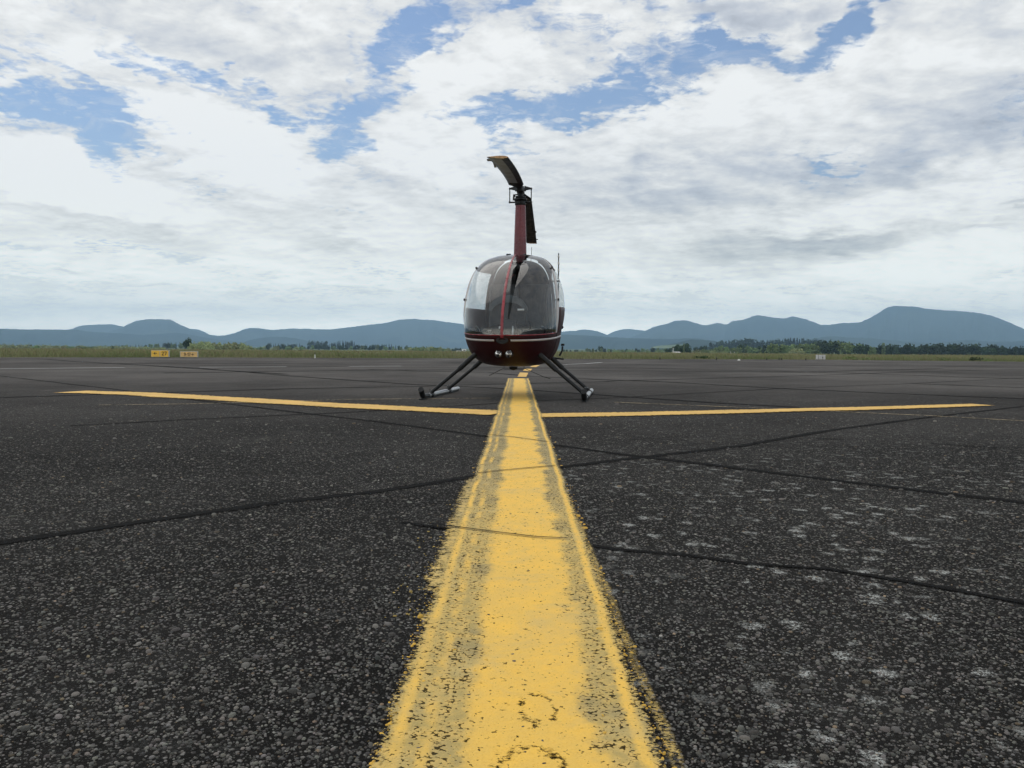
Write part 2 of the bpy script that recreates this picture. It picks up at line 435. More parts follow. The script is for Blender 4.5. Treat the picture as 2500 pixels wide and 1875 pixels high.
def f_terrain(N, b, m):
    P = N.n('ShaderNodeTexCoord').outputs['Object']
    n = N.noise(P, .05, 6, .6)
    n2 = N.noise(P, .9, 5, .7)
    c = N.mix(N.rng(n, .35, .65), (.050, .066, .022), (.098, .092, .044))
    c = N.mix(N.rng(n2, .4, .7, 0, .6), c, (.045, .058, .022))
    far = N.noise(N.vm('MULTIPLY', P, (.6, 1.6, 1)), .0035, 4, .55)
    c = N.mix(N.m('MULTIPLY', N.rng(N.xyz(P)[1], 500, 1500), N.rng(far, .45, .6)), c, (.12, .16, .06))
    N.put(b.inputs['Base Color'], c)
    b.inputs['Roughness'].default_value = .95
    b.inputs['Specular IOR Level'].default_value = .1

def f_hill(N, b, m):
    P = N.n('ShaderNodeTexCoord').outputs['Object']
    n = N.noise(P, .0016, 6, .62)
    n2 = N.noise(P, .012, 5, .7)
    c = N.mix(N.rng(n, .35, .65), (.014, .028, .024), (.042, .062, .046))
    c = N.mix(N.rng(N.noise(P, .0009, 5, .6, .6), .60, .66, 0, .6), c, (.10, .12, .07))
    c = N.mix(N.rng(n2, .4, .75, 0, .5), c, (.016, .026, .018))
    N.put(b.inputs['Base Color'], c)
    b.inputs['Roughness'].default_value = 1.0
    b.inputs['Specular IOR Level'].default_value = 0.0

def f_leaf(lo, hi, sc=2.0):
    def f(N, b, m):
        P = N.n('ShaderNodeTexCoord').outputs['Object']
        oi = N.n('ShaderNodeObjectInfo').outputs['Random']
        g = N.noise(P, sc, 4, .65)
        c = N.mix(N.rng(g, .3, .7), lo, hi)
        hsv = N.n('ShaderNodeHueSaturation')
        N.put(hsv.inputs['Color'], c)
        N.put(hsv.inputs['Hue'], N.m('ADD', .48, N.m('MULTIPLY', oi, .035)))
        N.put(hsv.inputs['Value'], N.m('ADD', .7, N.m('MULTIPLY', oi, .6)))
        N.put(b.inputs['Base Color'], hsv.outputs[0])
        b.inputs['Roughness'].default_value = .8
        b.inputs['Specular IOR Level'].default_value = .15
    return f

def f_vcol(rough):
    def f(N, b, m):
        a = N.n('ShaderNodeVertexColor', layer_name='Col')
        N.put(b.inputs['Base Color'], a.outputs[0])
        b.inputs['Roughness'].default_value = rough
        b.inputs['Specular IOR Level'].default_value = .25
    return f

def f_glass(tint, extra, gain=1.7):
    def f(N, b, m):
        t = m.node_tree
        out = t.nodes['Material Output']
        tr = N.n('ShaderNodeBsdfTransparent')
        tr.inputs[0].default_value = (*tint, 1)
        gl = N.n('ShaderNodeBsdfGlossy')
        gl.inputs['Color'].default_value = (1, 1, 1, 1)
        P = N.n('ShaderNodeTexCoord').outputs['Object']
        gl.inputs['Roughness'].default_value = .015
        fr = N.n('ShaderNodeFresnel')
        fr.inputs['IOR'].default_value = 1.52
        fac = N.m('MULTIPLY', fr.outputs[0], gain, clamp=True)
        s1 = N.n('ShaderNodeMixShader')
        N.put(s1.inputs[0], fac)
        t.links.new(tr.outputs[0], s1.inputs[1])
        t.links.new(gl.outputs[0], s1.inputs[2])
        # dusty film with dried drops, its blotches also imitating cloud reflections
        df = N.n('ShaderNodeBsdfDiffuse')
        df.inputs['Color'].default_value = (.36, .38, .40, 1)
        d1 = N.noise(N.vm('MULTIPLY', P, (1.3, 1.3, .8)), 4.2, 6, .72, .9)
        d2 = N.noise(N.vm('MULTIPLY', P, (1, 1, .35)), 30.0, 4, .7)
        dm = N.m('ADD', N.rng(d1, .48, .66, .0, extra), N.rng(d2, .5, .8, 0, extra * .5))
        s2 = N.n('ShaderNodeMixShader')
        N.put(s2.inputs[0], dm)
        t.links.new(s1.outputs[0], s2.inputs[1])
        t.links.new(df.outputs[0], s2.inputs[2])
        t.links.new(s2.outputs[0], out.inputs['Surface'])
    return f

def f_cabin_skin(N, b, m):
    P = N.n('ShaderNodeTexCoord').outputs['Object']
    n = N.noise(P, 3, 6, .6)
    N.put(b.inputs['Base Color'], N.mix(N.rng(n, .3, .7), (.022, .0026, .004), (.032, .004, .0055)))
    N.put(b.inputs['Roughness'], N.rng(N.noise(P, 18, 4, .7), .3, .7, .42, .55))
    b.inputs['Specular IOR Level'].default_value = .25
    b.inputs['Coat Weight'].default_value = .05
    b.inputs['Coat Roughness'].default_value = .2
    N.put(b.inputs['Normal'], N.bump(N.noise(P, 7, 2, .5), .08, .01))

M_tar = mat('tarmac_aggregate', fn=f_tarmac)
M_centre = mat('centre_line_paint', fn=f_centre)
M_yel = mat('yellow_paint', fn=f_paint((.68, .42, .10), .50))
M_white = mat('white_paint', fn=f_paint((.42, .42, .41), .55))
M_old = mat('old_faded_paint', fn=f_paint((.26, .20, .11), .66))
M_seam = mat('crack_sealant', fn=f_seam)
M_ter = mat('meadow_ground', fn=f_terrain)
M_hill = mat('forested_hill', fn=f_hill)
M_red = mat('maroon_paint', fn=f_cabin_skin)
M_strip = mat('red_strip_paint', (.25, .025, .035), .3, fn=worn(8, .25, .1))
M_mast = mat('red_fairing_paint', (.13, .014, .022), .28, fn=worn(5, .22, .08))
M_silver = mat('silver_stripe_vinyl', (.52, .50, .50), .38, fn=worn(10, .1, .1))
M_black = mat('black_painted_metal', (.008, .009, .010), .5, fn=worn(20, .35, .12), spec=.3)
M_bladeb = mat('black_blade_paint', (.010, .012, .014), .6, fn=worn(6, .4, .12), spec=.25)
M_bladeg = mat('grey_blade_paint', (.36, .42, .52), .6, fn=worn(5, .18, .12))
M_bladew = mat('white_tip_paint', (.55, .54, .50), .5, fn=worn(12, .2, .1))
M_bladet = mat('tip_cap_tan', (.46, .27, .13), .6, fn=worn(40, .3, .1))
M_metal = mat('bare_aluminium', (.40, .41, .42), .42, 1.0, fn=worn(14, .12, .12))
M_steel = mat('dark_steel', (.05, .052, .055), .35, .8, fn=worn(25, .3, .1))
M_rubber = mat('black_rubber', (.012, .012, .012), .8, fn=worn(30, .3, .1))
M_glass = mat('acrylic_bubble', fn=f_glass((.78, .82, .84), .075, 1.05))
M_glassd = mat('acrylic_door', fn=f_glass((.95, .96, .96), .03, .35))
M_lens = mat('lamp_lens', fn=f_glass((.97, .97, .97), .03))
M_refl = mat('lamp_reflector', (.95, .95, .95), .22, 1.0)
M_seat = mat('dark_seat_leather', (.030, .033, .036), .55, fn=worn(9, .3, .1, .2))
M_head = mat('grey_headliner', (.022, .025, .028), .9, fn=worn(5, .5, .05))
M_inst = mat('instrument_black', (.014, .015, .016), .6, fn=worn(20, .3, .1))
M_arcpanel = mat('grey_arc_and_panel', (.10, .108, .112), .7, fn=worn(12, .2, .1))  # grey of the arc that imitates a reflection, and of the kick panels
M_white_pl = mat('white_plastic', (.78, .78, .76), .4, fn=worn(20, .06, .1))
M_carpet = mat('floor_carpet', (.010, .011, .012), .95, fn=worn(30, .4, .03))

# ------------------------------------------------------------------ object helpers
def mesh(name, verts, faces, material, parent=None, smooth=False, uvs=None, mats=None, fmat=None):
    me = bpy.data.meshes.new(name)
    me.from_pydata([tuple(v) for v in verts], [], faces)
    for mm in (mats or [material]):
        me.materials.append(mm)
    if fmat is not None:
        me.polygons.foreach_set('material_index', fmat)
    if uvs is not None:
        ul = me.uv_layers.new(name='UVMap')
        for p in me.polygons:
            for li in p.loop_indices:
                ul.data[li].uv = uvs[me.loops[li].vertex_index]
    if smooth:
        me.polygons.foreach_set('use_smooth', [True] * len(me.polygons))
    me.update()
    o = bpy.data.objects.new(name, me)
    COL.objects.link(o)
    if parent:
        o.parent = parent
    return o

def tag(o, label=None, cat=None, group=None, kind=None):
    if label: o['label'] = label
    if cat: o['category'] = cat
    if group: o['group'] = group
    if kind: o['kind'] = kind
    return o

def empty(name, loc=(0, 0, 0), rz=0.0, parent=None):
    o = bpy.data.objects.new(name, None)
    o.empty_display_size = .2
    COL.objects.link(o)
    o.location = loc
    o.rotation_euler = (0, 0, rz)
    if parent: o.parent = parent
    return o

class MB:
    """collects simple shapes into one mesh"""
    def __init__(s):
        s.v = []; s.f = []; s.mi = []
    def add(s, v, f, mi=0):
        k = len(s.v)
        s.v += [tuple(q) for q in v]
        s.f += [tuple(i + k for i in q) for q in f]
        s.mi += [mi] * len(f)
        return s
    def box(s, c, size, M=None, mi=0, ch=0.0):
        x, y, z = (q / 2 for q in size)
        if ch <= 0:
            v = [(-x, -y, -z), (x, -y, -z), (x, y, -z), (-x, y, -z), (-x, -y, z), (x, -y, z), (x, y, z), (-x, y, z)]
            f = [(3, 2, 1, 0), (4, 5, 6, 7), (0, 1, 5, 4), (1, 2, 6, 5), (2, 3, 7, 6), (3, 0, 4, 7)]
        else:
            bm = bmesh.new()
            bmesh.ops.create_cube(bm, size=1.0, matrix=Matrix.Diagonal((*size, 1)))
            bmesh.ops.bevel(bm, geom=list(bm.edges), offset=ch, segments=2, profile=.6, affect='EDGES')
            v = [tuple(q.co) for q in bm.verts]
            bm.verts.index_update()
            f = [tuple(q.index for q in ff.verts) for ff in bm.faces]
            bm.free()
        T = Matrix.Translation(c) @ (M.to_4x4() if M is not None else Matrix())
        return s.add([T @ Vector(q) for q in v], f, mi)
    def tube(s, pts, r, n=10, mi=0, cap=True):
        pts = [Vector(p) for p in pts]
        rs = r if isinstance(r, (list, tuple)) else [r] * len(pts)
        rings = []
        up = None
        for i, p in enumerate(pts):
            d = (pts[min(i + 1, len(pts) - 1)] - pts[max(i - 1, 0)]).normalized()
            if up is None:
                up = d.orthogonal().normalized()
            else:
                up = (up - d * up.dot(d)).normalized()
            w = d.cross(up)
            rings.append([p + (up * math.cos(2 * math.pi * k / n) + w * math.sin(2 * math.pi * k / n)) * rs[i] for k in range(n)])
        return s.loft(rings, mi, cap)
    def loft(s, rings, mi=0, cap=True, closed=True):
        n = len(rings[0])
        v = [q for r in rings for q in r]
        f = []
        for i in range(len(rings) - 1):
            for k in range(n if closed else n - 1):
                a, b_ = i * n + k, i * n + (k + 1) % n
                f.append((a, b_, b_ + n, a + n))
        if cap:
            f.append(tuple(range(n - 1, -1, -1)))
            f.append(tuple(range((len(rings) - 1) * n, len(rings) * n)))
        return s.add(v, f, mi)
    def lathe(s, c, prof, n=20, mi=0, M=None, cap=True):
        """prof: (radius, height) pairs, axis Z unless turned by M"""
        M = M or Matrix()
        T = Matrix.Translation(c) @ M.to_4x4()
        rings = [[T @ Vector((r * math.cos(2 * math.pi * k / n), r * math.sin(2 * math.pi * k / n), h)) for k in range(n)] for r, h in prof]
        return s.loft(rings, mi, cap)
    def build(s, name, material, parent=None, smooth=True, mats=None, angle=35):
        o = mesh(name, s.v, s.f, material, parent, False, mats=mats, fmat=s.mi if mats else None)
        if smooth:
            me = o.data
            me.polygons.foreach_set('use_smooth', [True] * len(me.polygons))
            bm = bmesh.new(); bm.from_mesh(me)
            bmesh.ops.recalc_face_normals(bm, faces=bm.faces)
            lim = RAD(angle)
            for e in bm.edges:
                if len(e.link_faces) == 2 and e.calc_face_angle(0) > lim:
                    e.smooth = False
            bm.to_mesh(me); bm.free()
        return o

def pchip(x, y, xi):
    x = np.asarray(x, float); y = np.asarray(y, float); xi = np.asarray(xi, float)
    h = np.diff(x); d = np.diff(y) / h
    m = np.zeros(len(x))
    m[0], m[-1] = d[0], d[-1]
    for i in range(1, len(x) - 1):
        if d[i - 1] * d[i] > 0:
            w1, w2 = 2 * h[i] + h[i - 1], h[i] + 2 * h[i - 1]
            m[i] = (w1 + w2) / (w1 / d[i - 1] + w2 / d[i])
    k = np.clip(np.searchsorted(x, xi) - 1, 0, len(x) - 2)
    t = (xi - x[k]) / h[k]
    return ((1 + 2 * t) * (1 - t) ** 2 * y[k] + t * (1 - t) ** 2 * h[k] * m[k] + t * t * (3 - 2 * t) * y[k + 1] + t * t * (t - 1) * h[k] * m[k + 1])

rs = np.random.RandomState(7)
random.seed(7)

# ------------------------------------------------------------------ terrain, tarmac
def field_z(y):
    return -.03 - .0068 * min(max(0.0, y - 58), 590)

def build_terrain():
    xs = sorted(set([-11200, -8000, -5000, -2500, -1200, -600, -300] + list(range(-150, 151, 15)) + [300, 600, 1200, 2500, 5000, 8000, 11200]))
    ys = [-400, -150, -60, 0, 30, 45, 58, 70, 90, 130, 200, 300, 420, 540, 650, 900, 1400, 2200, 3500, 5500, 8000, 11400]
    v = [(x, y, field_z(y)) for y in ys for x in xs]
    n = len(xs)
    f = [(j * n + i, j * n + i + 1, (j + 1) * n + i + 1, (j + 1) * n + i) for j in range(len(ys) - 1) for i in range(n - 1)]
    o = mesh('ground', v, f, M_ter, smooth=True)
    tag(o, kind='structure')
build_terrain()

EDGE = [ground(px, py) for px, py in ((0, 872.5), (350, 872.3), (700, 873.2), (1050, 874.5), (1400, 876), (1700, 876.8), (2000, 878), (2250, 880.5), (2500, 883))]
EX = [e.x for e in EDGE]; EY = [e.y for e in EDGE]
def edge_y(x):
    return float(np.interp(x, [-140] + EX + [140], [EY[0] - 4] + EY + [EY[-1] + 4]))

def build_tarmac():
    pts = [(140, -40, 0), (-140, -40, 0)]
    top = []
    for x in np.arange(-140, 140.01, .5):
        top.append((x, edge_y(x) + .35 * mnoise.noise((x * .35, 0, 0)) + .25 * mnoise.noise((x * 1.7, 3, 0)), 0))
    v = pts + top
    n = len(v)
    v += [(a, b, c - .12) for a, b, c in v]
    f = [tuple(range(n - 1, -1, -1))]
    for i in range(n):
        j = (i + 1) % n
        f.append((i, j, j + n, i + n))
    me_v = v
    o = mesh('tarmac', me_v, f, M_tar)
    bm = bmesh.new(); bm.from_mesh(o.data)
    bmesh.ops.recalc_face_normals(bm, faces=bm.faces)
    bm.to_mesh(o.data); bm.free()
    tag(o, kind='structure')
    return o
tarmac = build_tarmac()

def strip(name, pts, width, z, material, parent, wob=0.0, ext=None, w1=None, taper=False):
    """a flat ribbon on the tarmac following ground points, uv: u -1..1 across, v metres along"""
    P = [Vector((p.x, p.y, 0)) for p in pts]
    # resample
    Q = []
    for a, b_ in zip(P[:-1], P[1:]):
        L = (b_ - a).length
        k = max(1, int(L / .35))
        for i in range(k):
            Q.append(a.lerp(b_, i / k))
    Q.append(P[-1])
    v, uv, f = [], [], []
    s = 0
    seed = random.random() * 100
    for i, q in enumerate(Q):
        d = (Q[min(i + 1, len(Q) - 1)] - Q[max(i - 1, 0)]).normalized()
        nn = Vector((-d.y, d.x, 0))
        if i: s += (Q[i] - Q[i - 1]).length
        off = wob * mnoise.noise((s * .8, seed, 0)) + wob * .4 * mnoise.noise((s * 4, seed, 5))
        w = width if w1 is None else width + (w1 - width) * i / (len(Q) - 1)
        ww = w / 2 * (1 + .25 * mnoise.noise((s * 1.3, seed, 9)) * (1 if wob else 0))
        if taper: ww *= min(1, .08 + 1.6 * min(i, len(Q) - 1 - i) / len(Q) * 3)
        q2 = q + nn * off
        for sg in (-1, 1):
            p = q2 + nn * sg * ww
            v.append((p.x, p.y, z)); uv.append((sg, s))
    for i in range(len(Q) - 1):
        f.append((2 * i, 2 * i + 2, 2 * i + 3, 2 * i + 1))
    return mesh(name, v, f, material, parent, uvs=uv)

def G(*pp):
    return [ground(px, py) for px, py in pp]

SEAMS = [
    # width m, points in photograph pixels (unprojected to the ground)
    (.075, [(-160, 1352), (0, 1327), (325, 1279), (651, 1230), (922, 1200), (1166, 1162), (1355, 1143), (1500, 1124), (1816, 1088), (2042, 1049), (2268, 1020), (2500, 992), (2800, 962)]),
    (.070, [(-200, 890), (0, 918), (163, 937), (298, 953), (488, 978), (570, 988.5), (868, 1024), (1063, 1049), (1183, 1065), (1334, 1084), (1500, 1108), (1617, 1122), (1952, 1162), (2268, 1201), (2500, 1228), (2900, 1280)]),
    (.030, [(981, 1276.6), (1049, 1287.5), (1198, 1308), (1307, 1321), (1388, 1325.5), (1500, 1343), (1681, 1358), (1825, 1378), (2024, 1392), (2241, 1427), (2500, 1475), (2800, 1535)]),
    (.17, [(-200, 982), (0, 971), (369, 960), (705, 949.5), (1009, 944), (1121, 940.6), (1480, 932), (1500, 930), (1952, 918), (2268, 907), (2700, 897)]),
    (.07, [(171, 1040), (477, 1024), (868, 1006), (1206, 986), (1300, 979), (1500, 972), (1907, 949), (2223, 936.5), (2500, 923), (2800, 912)]),
    (.18, [(300, 889), (488, 899), (705, 918), (1004, 938.6), (1174, 946), (1304, 953.6), (1480, 966), (1726, 983), (1952, 995)]),
    (.18, [(1613, 932), (1907, 949), (2178, 961), (2500, 974), (2800, 984)]),
    (.18, [(2223, 936.5), (2500, 947), (2800, 957)]),
    (.26, [(900, 902), (1000, 905), (1195, 910), (1295, 919), (1480, 927.6), (1613, 932)]),
    (.45, [(-100, 889), (0, 888.7), (700, 887), (1129, 885), (1420, 889), (1850, 890.5), (2500, 897)]),
    (.30, [(400, 911), (600, 908), (871, 904), (1129, 902.7), (1420, 905), (1950, 909), (2300, 900)]),
    (.30, [(114, 877.7), (177, 882.4), (332, 891), (475, 900), (700, 914)]),
    (.26, [(1500, 898), (1800, 904), (2100, 912), (2500, 926)]),
    (.30, [(600, 893), (1000, 897), (1420, 899), (1800, 899)]),
    (.05, [(2268, 1083), (2380, 1092), (2440, 1096)]),
    (.03, [(1785, 1241), (1800, 1242), (1828, 1246)]),
    (.05, [(1990, 1072), (2060, 1074)]),
]
for i_, (w, pts) in enumerate(SEAMS):
    strip('crack_seal', G(*pts), w * (1 if i_ < 3 else .75), .003 + .0002 * i_, M_seam, tarmac, wob=.03)

# hairlines where the joints run on under the paint
PAINT_CRACKS = [(.016, [(1166, 1162), (1240, 1154), (1355, 1143)]), (.014, [(1183, 1065), (1250, 1072), (1334, 1084)]), (.011, [(1049, 1287.5), (1120, 1297), (1198, 1308), (1307, 1321), (1388, 1325.5)])]
for w, pts in PAINT_CRACKS:
    strip('paint_crack', G(*pts), w, .0165, M_seam, tarmac, wob=.02)

# white boundary lines
for w, pts in ((.20, [(-80, 901), (0, 900.8), (304, 897.6)]), (.20, [(487, 897), (700, 895.7)]), (.20, [(852, 895), (980, 894)]),
               (.16, [(1377, 890), (1430, 888), (1469, 885)]), (.16, [(1377, 890.4), (1380, 890.3)])):
    strip('white_line', G(*pts), w * 1.5, .006, M_white, tarmac)
for w, pts in ((.05, [(1500, 983), (1862, 998), (2042, 1006), (2268, 1016), (2500, 1029)]), (.05, [(240, 990), (478, 987), (860, 976), (1200, 973)]),
               (.06, [(2040, 886.5), (2100, 887)])):
    strip('faded_line', G(*pts), w * 1.5, .0065, M_old, tarmac)

# yellow cross line and dashes
JX = ground(1235, 1012)
def pt(px, py): return ground(px, py)
strip('yellow_cross_line', [pt(174, 957.5), pt(339, 962.5), pt(791, 989), pt(1020, 1000.5), pt(1225, 1010)], .62, .009, M_yel, tarmac, wob=.03, w1=.56, taper=False)
strip('yellow_cross_line', [pt(1305, 1016), pt(1560, 1012), pt(1808, 1006), pt(2100, 999), pt(2400, 989.5)], .48, .009, M_yel, tarmac, wob=.03, w1=.34, taper=False)
def quad_paint(name, corners, z, material):
    v = [ground(*c) for c in corners]
    n = 6
    verts, uv, f = [], [], []
    for j in range(n + 1):
        for i in range(n + 1):
            a = v[0].lerp(v[1], i / n); b_ = v[3].lerp(v[2], i / n)
            p = a.lerp(b_, j / n)
            verts.append((p.x, p.y, z)); uv.append((i / n * 1.6 - .8, j * .2))
    for j in range(n):
        for i in range(n):
            k = j * (n + 1) + i
            f.append((k, k + 1, k + n + 2, k + n + 1))
    return mesh(name, verts, f, material, tarmac, uvs=uv)
quad_paint('yellow_dash', [(1263, 920.5), (1285, 921), (1290, 911), (1269, 910)], .009, M_yel)
quad_paint('yellow_dash', [(1276, 905.5), (1294, 907), (1300, 901), (1282, 901)], .009, M_yel)
quad_paint('yellow_dash', [(1293, 896.5), (1309, 897), (1318, 892), (1302, 892)], .009, M_yel)

# the long centre line
def build_centre():
    a = ground(1274, 1850); b_ = ground(1266, 925)
    d = (b_ - a).normalized(); nn = Vector((d.y, -d.x, 0))
    v, uv, f = [], [], []
    us = [-.36, -.24, -.1, .1, .24, .36]
    L0 = a.y - 1.4
    ys = list(np.arange(.2, (b_.y) + .001, .25)) + [b_.y]
    for y in ys:
        c = a + d * ((y - a.y) / d.y)
        for u in us:
            p = c + nn * u
            v.append((p.x, p.y, .012)); uv.append((u, y))
    m_ = len(us)
    for j in range(len(ys) - 1):
        for i in range(m_ - 1):
            k = j * m_ + i
            f.append((k, k + 1, k + 1 + m_, k + m_))
    return mesh('yellow_centre_line', v, f, M_centre, tarmac, uvs=uv), a, d, nn
centre, CA, CD, CN = build_centre()

# ------------------------------------------------------------------ loose and embedded pebbles of the worn surface
def build_pebbles():
    n = 112000
    # density falls with distance
    r = rs.rand(n)
    Y = 1.0 * (11.0 / 1.0) ** (r ** .98)
    X = (rs.rand(n) * 2 - 1) * (Y * .70 + .12)
    big = rs.rand(n)
    size = .0019 + .0036 * big ** 3 + (big > .995) * .0040
    size *= (.8 + .18 * Y)
    # sit in relation to the centre line
    U = (X - CA.x) * CN.x + (Y - CA.y) * CN.y
    keep = rs.rand(n) > np.clip((Y - 3.2) / 7.6, 0, 1) ** .8
    for w_, pts_ in SEAMS[:3]:
        q_ = G(*pts_)
        for a_, b_ in zip(q_[:-1], q_[1:]):
            dx, dy = b_.x - a_.x, b_.y - a_.y; L2 = dx * dx + dy * dy
            t_ = np.clip(((X - a_.x) * dx + (Y - a_.y) * dy) / L2, 0, 1)
            keep &= np.hypot(X - a_.x - t_ * dx, Y - a_.y - t_ * dy) > w_ * .42
    inl = (np.abs(U) < .215)
    keep &= ~(inl & (rs.rand(n) < .93))
    X, Y, size, U, inl = X[keep], Y[keep], size[keep], U[keep], inl[keep]
    n = len(X)
    ang = rs.rand(n) * 6.283
    el = .55 + .4 * rs.rand(n)
    K = 7
    th = np.arange(K) * 2 * np.pi / K
    jit = 1 + .22 * (rs.rand(n, K) - .5)
    def ring(rad, h):
        lx = np.cos(th)[None] * jit * rad * size[:, None]
        ly = np.sin(th)[None] * jit * rad * size[:, None] * el[:, None]
        x = lx * np.cos(ang)[:, None] - ly * np.sin(ang)[:, None] + X[:, None]
        y = lx * np.sin(ang)[:, None] + ly * np.cos(ang)[:, None] + Y[:, None]
        z = np.broadcast_to((h * size)[:, None], x.shape)
        return np.stack([x, y, z], -1)
    hh = .28 + .35 * rs.rand(n)
    base = np.where(inl, .010 / size, 0)
    R0 = ring(1.0, -.15 + base * 0)
    R1 = ring(.72, hh * .78 + base)
    if True:
        R0[..., 2] = np.where(inl[:, None], .008, R0[..., 2])
    top = np.stack([X, Y, (hh * 1.0 + base) * size], -1)[:, None]
    V = np.concatenate([R0, R1, top], 1).reshape(-1, 3)
    nv = 2 * K + 1
    quads = np.array([(k, (k + 1) % K, K + (k + 1) % K, K + k) for k in range(K)])
    tris = np.array([(K + k, K + (k + 1) % K, 2 * K) for k in range(K)])
    offs = (np.arange(n) * nv)[:, None, None]
    q = (quads[None] + offs).reshape(n, -1)
    t = (tris[None] + offs).reshape(n, -1)
    loops = np.concatenate([q, t], 1).reshape(-1)
    tot = np.tile(np.array([4] * K + [3] * K), n)
    start = np.concatenate([[0], np.cumsum(tot)[:-1]])
    me = bpy.data.meshes.new('pebbles')
    me.vertices.add(len(V)); me.vertices.foreach_set('co', V.reshape(-1).astype(np.float32))
    me.loops.add(len(loops)); me.loops.foreach_set('vertex_index', loops.astype(np.int32))
    me.polygons.add(len(tot)); me.polygons.foreach_set('loop_start', start.astype(np.int32))
    me.polygons.foreach_set('loop_total', tot.astype(np.int32))
    me.polygons.foreach_set('use_smooth', np.ones(len(tot), bool))
    g = .03 + .125 * rs.rand(n) ** 2.0
    g *= np.interp(Y, [1, 4, 10], [1.0, .95, .7])
    g[rs.rand(n) > .985] *= 1.9
    col = np.stack([g, g, g], -1) * (1 + .10 * (rs.rand(n, 3) - .5)) * np.array([1.06, 1.0, .90])
    warm = rs.rand(n) > .96
    col[warm] *= np.array([1.25, 1.0, .75])
    # pebbles at the edge of the line carry paint
    pr = np.clip((.245 - np.abs(U)) / .035, 0, 1)
    painted = (rs.rand(n) < pr * .6)
    col[painted] = np.array(FRESH) * (.55 + .35 * rs.rand(painted.sum(), 1))
    dl = (U < -.2) & (U > -.34) & (Y > 1.8) & (Y < 3.5) & (rs.rand(n) < .22 * np.clip((U + .34) / .12, 0, 1))
    col[dl] = np.array([.42, .30, .08]) * (.5 + .6 * rs.rand(dl.sum(), 1))
    c4 = np.concatenate([col, np.ones((n, 1))], 1)
    ca = me.color_attributes.new('Col', 'FLOAT_COLOR', 'POINT')
    ca.data.foreach_set('color', np.repeat(c4, nv, 0).reshape(-1).astype(np.float32))
    me.update(calc_edges=True)
    me.materials.append(mat('pebble_stone', fn=f_vcol(.7)))
    o = bpy.data.objects.new('pebbles', me)
    COL.objects.link(o)
    tag(o, 'small grey pebbles exposed in the worn tarmac around the yellow line', 'pebbles', kind='stuff')
build_pebbles()

# ------------------------------------------------------------------ hills
def build_hill(name, D, prof, depth, base=-4.0, seed=0, rough=1.0, ext=True):
    px = [p[0] for p in prof]; py = [p[1] for p in prof]
    xs = np.arange(px[0], px[-1] + .1, 5.0)
    yy = pchip(px, py, xs)
    rows = [(-1.0, 0.0), (-.82, .10), (-.64, .26), (-.48, .44), (-.34, .62), (-.22, .78), (-.12, .90), (-.05, .975), (0, 1.0), (.12, .93), (.35, .7), (.7, .3), (1.0, 0.0)]
    v = []; n = len(xs)
    for k, (rr, hs) in enumerate(rows):
        for i, x in enumerate(xs):
            r = ray(x, yy[i])
            hd = math.hypot(r.x, r.y)
            dx, dy = r.x / hd, r.y / hd
            tree = .5 * mnoise.noise((x * .11, seed, 0)) + .7 * mnoise.noise((x * .45, seed, 4))
            H = CAMH + D * (r.z / hd) + tree * rough * D * .00085
            fade = min(1, min(i, n - 1 - i) / 5.0)
            spur = mnoise.noise((x * .022, rr * 2.0, seed + 2)) * .55 + mnoise.noise((x * .06, rr * 3.5, seed + 7)) * .3
            side = math.sin(math.pi * hs) if 0 < hs < 1 else 0
            dist = D + depth * rr * (1 + .35 * spur * side)
            h = base - 1 + (H - base + 1) * max(0, min(1.0, hs + .22 * spur * side))
            v.append((dx * dist, dy * dist, h))
    f = []
    for k in range(len(rows) - 1):
        for i in range(n - 1):
            a = k * n + i
            f.append((a, a + 1, a + 1 + n, a + n))
    o = mesh(name, v, f, M_hill, smooth=True)
    tag(o, kind='structure')
    return o

build_hill('hills', 10100, [(60, 845), (120, 820), (174, 803), (202, 794.5), (269, 791.6), (300, 797), (340, 806), (420, 806), (468, 803), (481, 804), (513, 817.5), (545, 835), (580, 850)], 1100, seed=1, rough=.5)
build_hill('hills', 9000, [(220, 845), (262, 812), (300, 798), (318, 789), (335, 783), (370, 779), (411, 780), (443, 794), (468, 804), (500, 815), (538, 819.5), (575, 812), (590, 806), (614, 800.5), (668, 805), (716, 802), (801, 804), (852, 799), (898, 793), (942, 788), (974, 780.7), (1015, 778.5), (1030, 780.5), (1050, 780.7), (1088, 785.6), (1129, 791), (1200, 799), (1290, 806), (1366, 809.5), (1407, 807), (1423, 804.5), (1450, 807), (1486, 819), (1530, 850)], 2200, seed=2)
build_hill('hills', 10100, [(1440, 845), (1478, 820), (1510, 806), (1534, 803), (1562, 806), (1620, 812), (1700, 830), (1750, 850)], 1100, seed=3, rough=.5)
build_hill('hills', 8600, [(1500, 850), (1540, 825), (1575, 808), (1594, 799), (1632, 789), (1648, 783), (1673, 782), (1700, 789), (1724, 794), (1751, 788.6), (1773, 792), (1789, 783.7), (1811, 781), (1852, 769.6), (1879, 773.7), (1914, 777), (1935, 773), (1960, 777.5), (1981, 784.5), (2008, 793), (2030, 792.5), (2050, 789), (2095, 787), (2138, 768), (2166, 751), (2187, 746.6), (2207, 747.5), (2236, 749), (2266, 754), (2307, 757.4), (2361, 761), (2415, 769), (2456, 784), (2500, 803), (2560, 825), (2640, 835), (2800, 815), (3000, 850)], 2600, seed=4)
build_hill('hills', 7000, [(-700, 850), (-500, 815), (-250, 800), (-100, 806), (0, 803), (63, 804), (177, 805), (221, 809.6), (297, 814), (350, 817), (433, 813), (490, 822), (560, 832), (640, 838), (720, 840), (830, 850)], 1500, seed=5)
build_hill('hills', 6200, [(560, 850), (620, 828), (680, 822), (720, 826), (800, 843), (850, 850)], 700, seed=8, rough=.6)
